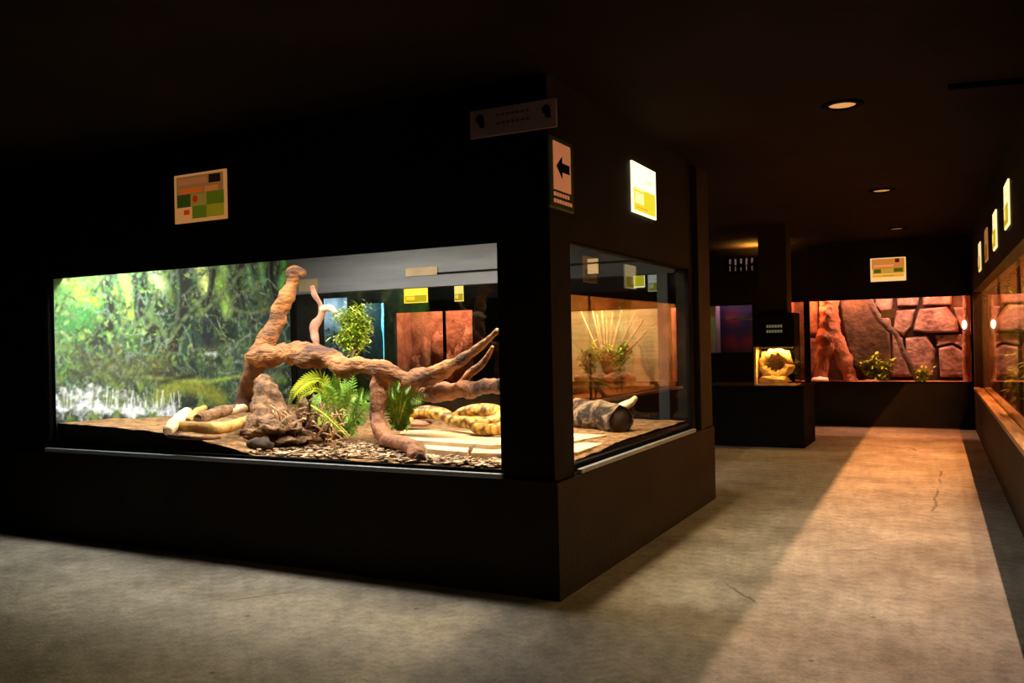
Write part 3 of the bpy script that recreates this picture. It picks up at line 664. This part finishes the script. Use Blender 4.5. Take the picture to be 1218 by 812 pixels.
# ------------------------------------------------------------------ far exhibits
def shell(name, i, label, depth, back_m, floor_m=None, side=M['frame'], group=None):
    a, b, z0, z1 = OPEN[i]; yb = YF+.1
    r = empty(name, ((a+b)/2, yb, 0)); tag(r, label, 'terrarium' if name == 'terrarium' else 'aquarium')
    zc = min(2.75, z1+.6)
    wbuild(MB().box(a-.05, b+.05, yb, yb+depth, z0-.06, z0-.005), 'base', floor_m or M['sand'], r)
    vs = []; fs = []; nx = 40; nz = 24
    for ii in range(nx+1):
        for jj in range(nz+1):
            x = a-.05+(b-a+.1)*ii/nx; z = z0-.06+(zc-z0+.06)*jj/nz
            vs.append((x, yb+depth-.02+.05*noise.noise(Vector((x*2.5, z*2.5, i))), z))
    for ii in range(nx):
        for jj in range(nz): k = ii*(nz+1)+jj; fs.append((k, k+1, k+nz+2, k+nz+1))
    wbuild(MB().add(vs, fs), 'back_wall', back_m, r, smooth=True)
    wbuild(MB().box(a-.1, a-.05, yb, yb+depth+.05, z0-.06, zc), 'side_wall', side, r)
    wbuild(MB().box(b+.05, b+.1, yb, yb+depth+.05, z0-.06, zc), 'side_wall', side, r)
    wbuild(MB().box(a-.1, b+.1, yb, yb+depth+.05, zc, zc+.04), 'roof', M['frame'], r)
    return r
def lamp(i, dy, dz, power, col, label, frac=.8, kind='strip'):
    a, b, z0, z1 = OPEN[i]
    strip('f', ((a+b)/2, YF+.1+dy, z1+dz), (b-a)*frac, 'x', .05, power, col, label)
# 0 blue aquarium, 1 brick-red vivarium, 2 tan vivarium, 3 narrow orange, 4 purple aquarium, 5 orange stone tank
r = shell('aquarium', 0, 'blue lit aquarium far behind the island tank, left of the reddish terrarium', .7, mat('blue_backdrop', (.05, .35, .5), (.35, .8, .95), 2.5, .8, stretch=(2, 1, .7)), M['sand'])
r = shell('terrarium', 1, 'reddish rock-lined terrarium far behind the island tank', .6, M['redrock'], side=M['redrock'])
mb = MB(); random.seed(4)
for k in range(7):
    x = -10.05+k*.26; z = .62; mb.blob((x, YF+.6, .8+.25*(k % 3)), (.17, .14, .34+.1*(k % 2)), k, .5, 16, 12, 5)
wbuild(mb, 'rock_pile', M['redrock'], r, smooth=True)
wbuild(MB().box(-9.11, -9.05, YF+.11, YF+.14, .67, 2.08), 'divider', M['frame'], r)
r = shell('terrarium', 2, 'tan terrarium with pale twigs and green plants seen through the side window', .9, M['tan'], M['redrock'], side=M['tan'])
hl = empty('heat_lamp', (-6.0, YF+.32, 2.1)); tag(hl, 'warm yellow spot lamp under the roof of the tan terrarium, at its left end', 'lamp')
MB().tube([(0, 0, .0), (0, 0, .06), (0, 0, .12)], [.07, .05, .02], 16).build('reflector', M['frame'], hl, smooth=True)
ld = bpy.data.lights.new('heat_bulb', 'POINT'); ld.energy = 52; ld.color = (1, .62, .2); ld.shadow_soft_size = .05
lo = bpy.data.objects.new('heat_bulb', ld); COL.objects.link(lo); lo.parent = hl; lo.location = (0, 0, -.07)
r = shell('terrarium', 3, 'narrow orange terrarium seen past the post of the side window', .6, M['stone'], M['redrock'], side=M['redrock'])
r = shell('aquarium', 4, 'dim purple-red aquarium left of the black pillar', .6, vor_mat('purple_backdrop', (.3, .03, .04), (.1, .03, .07), (.03, .03, .09), 3))
wbuild(MB().box(-3.57, -3.05, YF+.3, YF+.34, 1.72, 1.76).box(-3.84, -3.72, YF+.2, YF+.5, 1.17, 1.97), 'ledge', M['fixture'], r)
rA = shell('terrarium', 5, 'orange-lit stone-walled terrarium at the end of the corridor', .85, M['mortar'], M['redrock'], side=M['redrock'])
lamp(0, .3, .12, 110, (.35, .85, 1), 'strip light inside the blue aquarium')
lamp(1, .22, .2, 42, (1, .46, .26), 'strip light inside the reddish terrarium')
lamp(2, .15, .2, 42, (1, .8, .5), 'strip light inside the tan terrarium')
lamp(3, .3, .2, 24, (1, .42, .2), 'strip light inside the narrow orange terrarium')
lamp(4, .3, .1, 1.6, (1, .4, .6), 'strip light inside the purple aquarium')
lamp(5, .25, .3, 85, (1, .42, .24), 'strip light inside the orange stone terrarium', .85)
for hx, hp in ((-2.25, 42), (-1.55, 14), (.0, 24)):
    hl = empty('heat_lamp', (hx, YF+.42, 2.15)); tag(hl, 'red-orange heat lamp under the roof of the end terrarium, ' + {-2.25: 'at its left end', -1.55: 'over the tree trunk', .0: 'at its right end'}[hx], 'lamp')
    MB().tube([(0, 0, .0), (0, 0, .06), (0, 0, .12)], [.07, .05, .02], 16).build('reflector', M['frame'], hl, smooth=True)
    ld = bpy.data.lights.new('heat_bulb', 'POINT'); ld.energy = hp; ld.color = (1, .2, .03); ld.shadow_soft_size = .05
    lo = bpy.data.objects.new('heat_bulb', ld); COL.objects.link(lo); lo.parent = hl; lo.location = (0, 0, -.07)

r = shell('aquarium', 6, 'dim grey-blue aquarium far behind the left part of the island tank', .7, mat('grey_blue_backdrop', (.12, .2, .26), (.4, .46, .5), 2.5, .8, stretch=(2, 1, .5)), M['sand'])
lamp(6, .3, .12, 26, (.75, .9, 1), 'strip light inside the grey-blue aquarium')
# stones of the end tank, as polygons (crop pixels -> scene)
YB = YF+.1+.85
def cp(cx, cy_): return at(940+cx/2.9, 260+cy_/2.9, Y=YB-.06)
STN = [[(365, 255), (448, 255), (440, 300), (370, 302)], [(455, 250), (558, 250), (556, 298), (458, 300)], [(446, 312), (540, 304), (578, 348), (582, 392), (470, 394), (424, 386)],
       [(366, 318), (432, 312), (418, 372), (390, 404), (356, 380)], [(398, 412), (470, 402), (500, 450), (492, 535), (430, 545), (400, 480)], [(512, 446), (560, 436), (604, 462), (604, 545), (518, 545)],
       [(498, 402), (592, 398), (604, 450), (560, 428), (505, 440)], [(562, 306), (606, 306), (606, 385), (590, 385)], [(292, 255), (356, 258), (350, 314), (322, 332), (292, 300)], [(352, 395), (388, 412), (394, 480), (420, 545), (350, 545)],
       [(60, 255), (100, 255), (100, 400), (62, 405)], [(60, 412), (100, 412), (96, 540), (60, 540)], [(300, 330), (345, 345), (350, 385), (312, 372)], [(614, 255), (700, 255), (700, 400), (612, 400)]]
for k, poly in enumerate(STN):
    pl = [(cp(*q).x, cp(*q).z) for q in poly]
    y0 = YB-.14-.04*(k % 3)
    o = wbuild(MB().prism(pl, y0, YB-.03, .1), 'stone', M['stone'], rA, bevel=.015)
# dark cork slab, branch, orange trunk, plants
sl = [(cp(*q).x, cp(*q).z) for q in [(172, 268), (280, 268), (300, 320), (345, 395), (352, 520), (225, 515), (205, 450), (188, 370)]]
o = MB().prism(sl, YB-.3, YB-.2, .05).build('bark_slab', M['darkrock'], bevel=.02); tag(o, 'dark brown bark slab against the stones in the end terrarium', 'bark slab')
mb = MB(); limb(mb, [(1033, 345, 15.0, 3.5), (1040, 370, 15.0, 4), (1055, 388, 15.0, 4), (1066, 398, 14.95, 3), (1075, 420, 14.9, 3), (1088, 445, 14.85, 3), (1094, 458, 14.85, 3)], 10, .3, 5)
tag(mb.build('climbing_branch', M['darkrock'], smooth=True), 'dark branch leaning diagonally across the stones of the end terrarium', 'branch')
t = empty('tree_stump', at(988, 452, Y=14.95)); tag(t, 'orange tree trunk with a dark split at its foot in the end terrarium', 'trunk')
mb = MB(); limb(mb, [(984, 340, 15.0, 10), (986, 370, 15.0, 11), (986, 400, 14.98, 13), (980, 425, 14.95, 9), (976, 455, 14.9, 8)], 16, .35, 7)
limb(mb, [(990, 395, 15.0, 10), (1000, 420, 14.98, 9), (1008, 440, 14.95, 8), (1014, 458, 14.92, 7)], 14, .35, 8)
wbuild(mb, 'bark', M['redrock'], t, smooth=True)
tag(MB().blob(at(975, 451, Y=14.72)-Vector((0, 0, .01)), (.14, .1, .05), 4, .3, 16, 10).build('stone', M['board'], smooth=True), 'pale stone at the left front of the end terrarium', 'stone')
tag(MB().blob(at(1034, 455, Y=14.75)-Vector((0, 0, .01)), (.2, .12, .06), 7, .4, 18, 10).build('stone', M['redrock'], smooth=True), 'low red stone in front of the plant in the end terrarium', 'stone')
c = at(1036, 436, Y=14.85)
bush('leafy_plant', c, (.33, .12, .2), 'bright green leafy plant in the middle of the end terrarium', 'plant', 420, .13, .03, M['bright'], 7, base=at(1040, 456, Y=14.85))
bush('leafy_plant', at(1100, 444, Y=14.85), (.16, .1, .11), 'small green plant at the foot of the leaning branch in the end terrarium', 'plant', 180, .1, .02, M['bright'], 9, base=at(1100, 457, Y=14.85))
t = empty('wooden_post', at(1151, 455, Y=14.8)); tag(t, 'orange wooden post with a small white lamp at the right end of the end terrarium', 'post')
mb = MB(); limb(mb, [(1150, 335, 14.8, 4), (1150, 380, 14.8, 4.5), (1149, 420, 14.8, 4), (1151, 458, 14.8, 5)], 10, .2, 3); wbuild(mb, 'post', M['redrock'], t, smooth=True)
wbuild(MB().blob(at(1147, 386, Y=14.72), (.035, .035, .07), 1, .05, 14, 10), 'lamp_bulb', emis('bulb', (1, .75, .5), 3), t, smooth=True)
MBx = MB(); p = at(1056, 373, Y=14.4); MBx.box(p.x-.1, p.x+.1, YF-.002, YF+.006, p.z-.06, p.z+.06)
tag(MBx.build('label_or_reflection', M['board']), 'small tan card stuck on the glass of the end terrarium', 'label')

# tan terrarium contents (seen through the side window)
for k, (px, Lb, m, sd) in enumerate(((700, 'yellow-green plant left of the twigs in the tan terrarium', 'lime', 3), (735, 'bushy green plant under the twigs in the tan terrarium', 'lime', 5))):
    c = at(px+2, 424-3*k, Y=14.9); bush('leafy_plant', c, (.3, .15, .26), Lb, 'plant', 520, .15, .022, M['bright'], sd, base=at(px, 450, Y=14.9))
t = empty('twiggy_branch', at(722, 452, Y=15.0)); tag(t, 'fan of bare pale twigs in the tan terrarium', 'branch')
mb = MB()
for tx, ty in ((690, 368), (703, 362), (710, 374), (716, 366), (722, 380), (729, 372), (741, 365), (756, 372), (765, 380), (697, 390), (748, 396), (770, 392), (735, 384)):
    mb.tube(spline([tuple(at(722, 452, Y=15.0)), tuple(at(722+(tx-722)*.4, 452+(ty-452)*.45, Y=15.0)), tuple(at(tx, ty, Y=15.05))], 6), [.022]*6+[.015]*7, 7, rough=.3)
wbuild(mb, 'twigs', M['twig'], t)
for k, px in enumerate((694, 712, 728, 745)):
    tag(MB().blob(at(px, 448, Y=14.75)-Vector((0, 0, .02)), (.17, .12, .09), k, .4, 16, 10).build('stone', M['redrock'], smooth=True), 'reddish stone on the floor of the tan terrarium', 'stone', 'reddish stones in the tan terrarium')
# a low planter seen in the reflection zone / foliage in the blue tank
bush('leafy_plant', (-12.3, YF+.45, 1.5), (.35, .2, .45), 'dark green plant inside the dim grey-blue aquarium', 'plant', 300, .2, .025, M['fernd'], 12, base=(-12.3, YF+.45, .95))

# right-hand terrarium contents
random.seed(21)
for k, (y, lx, hgt, m) in enumerate(((13.4, .3, .9, 'yleaf'), (12.3, .36, 1.2, 'lime'), (11.2, .3, .6, 'yleaf'), (10.2, .3, 1.2, 'lime'), (9.3, .26, .5, 'yleaf'), (8.6, .26, 1.1, 'bright'), (7.8, .24, .7, 'yleaf'))):
    b = rw(lx, y, .62); c = rw(lx, y, .62+hgt*.75)
    bush('leafy_plant', c, (.13, .25, hgt*.5), ['yellow leafy plant', 'tall lime-green plant', 'low yellow plant', 'tall green bush', 'mid-high yellow plant', 'dark green bush', 'yellow plant'][k] + ' in the right-hand terrarium, number %s from the corridor end' % ['first', 'second', 'third', 'fourth', 'fifth', 'sixth', 'seventh'][k],
         'plant', 260, .16, .02, M[m], 30+k, base=b)
for k, (y, lx) in enumerate(((12.8, .2), (10.6, .2), (9.0, .18))):
    mb = MB(); mb.tube(spline([tuple(rw(lx, y+.7, .62)), tuple(rw(lx+.1, y+.3, 1.0)), tuple(rw(lx, y-.1, 1.3)), tuple(rw(lx+.15, y-.6, 1.65))], 7), [.035-.001*q for q in range(22)], 10, rough=.35, seed=k)
    tag(mb.build('perch_branch', M['twig'], smooth=True), 'pale perch branch in the right-hand terrarium, ' + ['nearest the far end', 'midway along', 'nearest the camera'][k], 'branch')

# ------------------------------------------------------------------ kiosk with small terrarium, black pillar
ks = empty('display_cabinet', (-2.4, 11.85, 0)); tag(ks, 'black floor-standing cabinet jutting into the corridor under the pillar', 'cabinet')
wbuild(MB().box(-3.1, -1.80, 11.4, 12.3, 0, .76), 'body', M['frame'], ks, bevel=.01)
wbuild(MB().box(-3.12, -1.78, 11.38, 12.32, .76, .79), 'top', M['frame'], ks, bevel=.005)
struct(MB().box(-2.345, -1.995, 11.5, 11.84, 1.72, H), 'trim_9', M['blackwood'])
sm = empty('small_terrarium', (-2.12, 11.75, .79)); tag(sm, 'small glowing glass terrarium on the cabinet under the black pillar', 'terrarium')
wbuild(MB().box(-2.41, -1.90, 11.42, 11.85, 1.29, 1.72), 'hood', M['frame'], sm, bevel=.01)
wbuild(MB().box(-2.41, -1.90, 11.42, 11.85, .792, .81), 'tray', M['skull'], sm)
wbuild(MB().box(-2.41, -1.90, 11.83, 11.85, .81, 1.29), 'back_panel', M['frame'], sm)
wbuild(MB().box(-2.41, -2.385, 11.42, 11.83, .81, 1.29), 'side_panel', M['skull'], sm)
g = MB().box(-2.385, -1.905, 11.425, 11.431, .81, 1.29).box(-1.908, -1.902, 11.44, 11.83, .81, 1.29); wbuild(g, 'pane', M['glass'], sm)
# hollowed sandstone
rk = empty('cave_rock', (-2.16, 11.6, .81)); tag(rk, 'golden hollowed rock filling the small terrarium', 'rock')
mb = MB(); cx0, cz0 = -2.17, 1.04
ring = []
mb.tube([(cx0+.17*math.cos(a), 11.58, cz0+.15*math.sin(a)+.02) for a in [2*math.pi*k/24 for k in range(25)]], [.065+.02*math.sin(3*k) for k in range(25)], 12, rough=.5, seed=2)
wbuild(mb, 'arch', M['skull'], rk, smooth=True)
wbuild(MB().blob((cx0-.01, 11.74, cz0+.03), (.17, .07, .15), 5, .4, 24, 14, 4), 'inner_wall', M['skull'], rk, smooth=True)
wbuild(MB().blob((cx0-.02, 11.56, .86), (.2, .1, .06), 6, .4, 24, 12, 4), 'foot', M['skull'], rk, smooth=True)
strip('k', (-2.14, 11.5, 1.255), .4, 'x', .05, 8, (1, .55, .13), 'small amber strip light under the hood of the small terrarium').scale = (1, 1, .35)
# amber lamp on the wall head left of the pillar
ul = empty('wall_uplight', (-2.9, 14.42, 2.6)); tag(ul, 'small amber lamp on the wall head left of the black pillar, shining upwards', 'lamp')
wbuild(MB().box(-2.93, -2.87, 13.9, 14.45, 2.6, 2.615), 'bracket', M['frame'], ul)
ld = bpy.data.lights.new('amber_lamp', 'SPOT'); ld.energy = 230; ld.color = (1, .42, .05); ld.spot_size = 2.9; ld.spot_blend = 1; ld.shadow_soft_size = .03
lo = bpy.data.objects.new('amber_lamp', ld); COL.objects.link(lo); lo.parent = ul; lo.location = (0, -.45, .03); lo.rotation_euler = (math.pi, 0, 0)

# ------------------------------------------------------------------ signs
import itertools
SIGN = {}
LAY = itertools.cycle(range(1, 12))
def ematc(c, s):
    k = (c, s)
    if k not in SIGN: SIGN[k] = emis('glow_print', c, s)
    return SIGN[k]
def info_sign(loc, rz, w, h, label, s, style=0, tint=(1, 1, 1), group='lit information signs above the tanks', tilt=0):
    r = empty('information_sign', loc, rz); tag(r, label, 'sign', group); r.rotation_euler = (0, tilt, rz)
    T = lambda c: tuple(a*b for a, b in zip(c, tint))
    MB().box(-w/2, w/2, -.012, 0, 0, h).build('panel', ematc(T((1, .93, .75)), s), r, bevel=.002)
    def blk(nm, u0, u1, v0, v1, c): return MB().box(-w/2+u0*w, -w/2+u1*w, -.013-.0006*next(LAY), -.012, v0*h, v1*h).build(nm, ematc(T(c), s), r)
    if style == 0:      # title strip, logo, three rows of pictures
        blk('title_strip', .05, .95, .56, .95, (.42, .36, .3)); blk('title_strip', .08, .64, .78, .9, (.6, .42, .3)); blk('logo', .68, .9, .76, .93, (.02, .02, .02))
        blk('text_block', .1, .55, .6, .7, (.85, .3, .08)); blk('text_block', .6, .85, .6, .7, (.8, .5, .2))
        blk('picture', .06, .33, .32, .58, (.05, .16, .04)); blk('picture', .33, .64, .32, .56, (.4, .55, .2)); blk('picture', .64, .96, .32, .58, (.14, .36, .04))
        blk('picture', .36, .64, .07, .32, (.15, .4, .05)); blk('picture', .64, .96, .07, .32, (.42, .62, .08))
        m_ = MB().tube([(-w/2+.42*w, -.018, .47*h), (-w/2+.42*w, -.015, .47*h)], .025, 16); m_.build('round_mark', ematc(T((.7, .06, .02)), s), r)
        blk('text_block', .2, .3, .16, .26, (.8, .15, .03))
    elif style == 1:    # white upper half, yellow green lower half
        blk('picture', .05, .95, .05, .5, (.42, .4, .02)); blk('picture', .1, .45, .2, .42, (.95, .7, .35)); blk('text_block', .15, .6, .1, .14, (.5, .25, .02)); blk('text_block', .54, .8, .66, .74, (.7, .8, .4)); blk('text_block', .1, .45, .46, .5, (.9, .7, .3))
    else:               # landscape, orange head, green band, yellow foot
        blk('title_strip', .04, .96, .52, .96, (.62, .3, .1)); blk('text_block', .1, .66, .62, .7, (.9, .45, .35)); blk('logo', .7, .82, .78, .94, (.06, .01, .01))
        blk('picture', .06, .96, .32, .52, (.55, .45, .1)); blk('picture', .1, .3, .36, .52, (.08, .12, .01)); blk('picture', .66, .92, .38, .54, (.09, .14, .01))
        blk('text_block', .06, .94, .18, .3, (.9, .5, .1)); blk('text_block', .36, .66, .2, .26, (.5, .5, .01))
    return r
info_sign((-4.61, 4.298, 2.28), 0, .49, .335, 'dim orange and green information sign above the big left window', .34, 0, (1, .46, .16))  # unlit sign; a weak orange glow replaces light falling on it
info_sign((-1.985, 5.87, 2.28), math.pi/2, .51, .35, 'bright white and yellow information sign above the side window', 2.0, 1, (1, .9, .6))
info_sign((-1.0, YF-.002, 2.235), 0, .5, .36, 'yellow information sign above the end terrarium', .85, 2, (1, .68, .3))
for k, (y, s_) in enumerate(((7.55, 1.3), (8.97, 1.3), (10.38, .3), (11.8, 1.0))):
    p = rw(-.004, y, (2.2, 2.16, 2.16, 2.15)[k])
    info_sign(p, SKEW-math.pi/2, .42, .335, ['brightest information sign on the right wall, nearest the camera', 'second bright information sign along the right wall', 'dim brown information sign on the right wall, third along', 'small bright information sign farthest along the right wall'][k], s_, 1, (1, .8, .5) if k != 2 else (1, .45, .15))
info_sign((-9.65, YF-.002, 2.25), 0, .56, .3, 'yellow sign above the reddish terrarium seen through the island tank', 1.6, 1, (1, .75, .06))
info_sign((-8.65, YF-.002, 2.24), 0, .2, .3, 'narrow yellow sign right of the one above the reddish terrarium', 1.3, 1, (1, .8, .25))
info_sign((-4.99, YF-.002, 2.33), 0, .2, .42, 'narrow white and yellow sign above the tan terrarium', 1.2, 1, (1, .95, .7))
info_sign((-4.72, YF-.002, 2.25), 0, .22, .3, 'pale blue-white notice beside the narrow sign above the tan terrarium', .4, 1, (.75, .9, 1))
M['plate'] = mat('tan_reflection', (.3, .22, .12), (.38, .28, .16), 5)
# glass reflections modelled as tan plates on the island tank's rear header
for (x0, x1, z0, z1, lb) in ((-4.78, -4.42, 2.07, 2.15, 'reflection shown as a long tan card on the grey rear beam of the island tank'), (-6.12, -5.87, 1.98, 2.11, 'reflection shown as a square tan card at the left end of the grey rear beam'), (-2.88, -2.78, 1.99, 2.12, 'reflection shown as a small tan card at the right end of the grey rear beam')):
    o = MB().box(x0, x1, 6.99, 6.998, z0, z1).build('label_or_reflection', M['plate']); tag(o, lb, 'label')
# corner direction sign with arrow pointing left
ar = empty('direction_sign', (-1.955, 4.40, 2.19), math.pi/2); tag(ar, 'white sign with a black arrow pointing left, green frame, on the island corner', 'sign')
M['sign_glow'] = emis('glowing_sign_face', (.8, .28, .11), .36)  # unlit face; emission and orange tint stand in for tank light
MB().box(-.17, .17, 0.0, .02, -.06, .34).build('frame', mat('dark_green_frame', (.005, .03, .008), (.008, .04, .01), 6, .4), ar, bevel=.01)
MB().box(-.115, .115, -.006, 0, .045, .31).build('face', M['sign_glow'], ar, bevel=.02)
MB().add([(-.085, -.009, .175), (-.01, -.009, .235), (-.01, -.009, .2), (.09, -.009, .2), (.09, -.009, .15), (-.01, -.009, .15), (-.01, -.009, .115)]+[(-.085, -.004, .175), (-.01, -.004, .235), (-.01, -.004, .2), (.09, -.004, .2), (.09, -.004, .15), (-.01, -.004, .15), (-.01, -.004, .115)],
         [(0, 1, 2, 3, 4, 5, 6), (13, 12, 11, 10, 9, 8, 7)]+[(i, (i+1) % 7, 7+(i+1) % 7, 7+i) for i in range(7)]).build('arrow', M['frame'], ar)
mb = MB()
for j, z in enumerate((.012, -.025)):
    for k in range(6+j): x0 = -.11+k*.036; mb.box(x0, x0+.024, -.003, 0, z, z+.02)
mb.build('lettering', M['sign_glow'], ar)
tb = empty('overhead_sign', (-2.15, 4.2, 2.545)); tag(tb, 'long greyish sign with a dark animal shape at each end, high on the island corner', 'sign')
M['dimboard'] = mat('dull_mauve_board', (.4, .31, .36), (.5, .38, .42), 5, .6)
MB().box(-.27, .26, 0, .012, 0, .155).build('panel', M['dimboard'], tb, bevel=.003)
MB().box(-.2, -.18, .012, .1, .05, .11).box(.17, .19, .012, .1, .05, .11).build('bracket', M['frame'], tb)
def blobshape(cx_, cz_): 
    mb = MB(); mb.blob((cx_, -.002, cz_), (.025, .004, .022), 3, .5, 14, 8); mb.blob((cx_+.012, -.002, cz_-.028), (.018, .004, .02), 5, .5, 14, 8); return mb
blobshape(-.205, .1).build('animal_figure', M['frame'], tb); blobshape(.2, .1).build('animal_figure', M['frame'], tb)
mb = MB()
for j, z in enumerate((.105, .06)):
    for k in range(7): x0 = -.1+k*.03; mb.box(x0, x0+.018, -.002, 0, z, z+.012)
mb.build('lettering', mat('brown_print', (.2, .1, .08), None, 5), tb)
# dark poster with pale marks, above the purple aquarium
ps = empty('poster', (-3.2, YF-.005, 2.5)); tag(ps, 'dark poster with faint pale upright marks, left of the pillar', 'poster')
MB().box(-.3, .35, -.01, 0, -.02, .26).build('panel', M['frame'], ps)
mb = MB()
for k in range(5):
    x0 = -.22+k*.09; mb.box(x0, x0+.03, -.013, -.01, .14-.02*(k % 2), .22); mb.box(x0+.005, x0+.02, -.013, -.01, .02, .11-.015*(k % 3))
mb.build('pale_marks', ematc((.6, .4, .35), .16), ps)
# cabinet hood sign
hs = empty('small_sign', (-2.142, 11.415, 1.45)); tag(hs, 'small dim sign with two lines of print on the hood of the small terrarium', 'sign')
MB().box(-.12, .12, -.004, 0, 0, .13).build('panel', M['frame'], hs)
mb = MB()
for j, z in enumerate((.085, .02)):
    for k in range(6): x0 = -.1+k*.034; mb.box(x0, x0+.026, -.007, -.004, z, z+.035)
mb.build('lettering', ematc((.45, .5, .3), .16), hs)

# ------------------------------------------------------------------ ceiling fittings
def downlight(x, y, s, label):
    t = empty('downlight', (x, y, H)); tag(t, label, 'light', 'ceiling downlights in a row along the corridor')
    n = 32; mb = MB(); vs = []
    for r_, z in ((.13, 0), (.125, -.012), (.085, -.012), (.08, -.002)):
        vs += [(r_*math.cos(2*math.pi*k/n), r_*math.sin(2*math.pi*k/n), z) for k in range(n)]
    mb.add(vs, [(j*n+k, j*n+(k+1) % n, (j+1)*n+(k+1) % n, (j+1)*n+k) for j in range(3) for k in range(n)]).build('ring', M['frame'], t, smooth=True)
    MB().tube([(0, 0, -.004), (0, 0, -.001)], .082, 32).build('lens', emis('dim_lens', (1, .5, .18), s), t)
downlight(-.65, 5.85, .55, 'dim orange downlight nearest the camera in the corridor ceiling')
downlight(-.7, 9.5, .4, 'dim downlight midway along the corridor ceiling')
downlight(-.78, 13.0, .2, 'faint downlight nearest the end terrarium')
a = at(1128, 101, Z=H); b = at(1222, 93, Z=H)
o = MB().tube([a-Vector((0, 0, .015)), b-Vector((0, 0, .015))], .018, 10).build('ceiling_conduit', M['frame'], smooth=True); tag(o, 'dark conduit running across the ceiling at upper right', 'conduit')
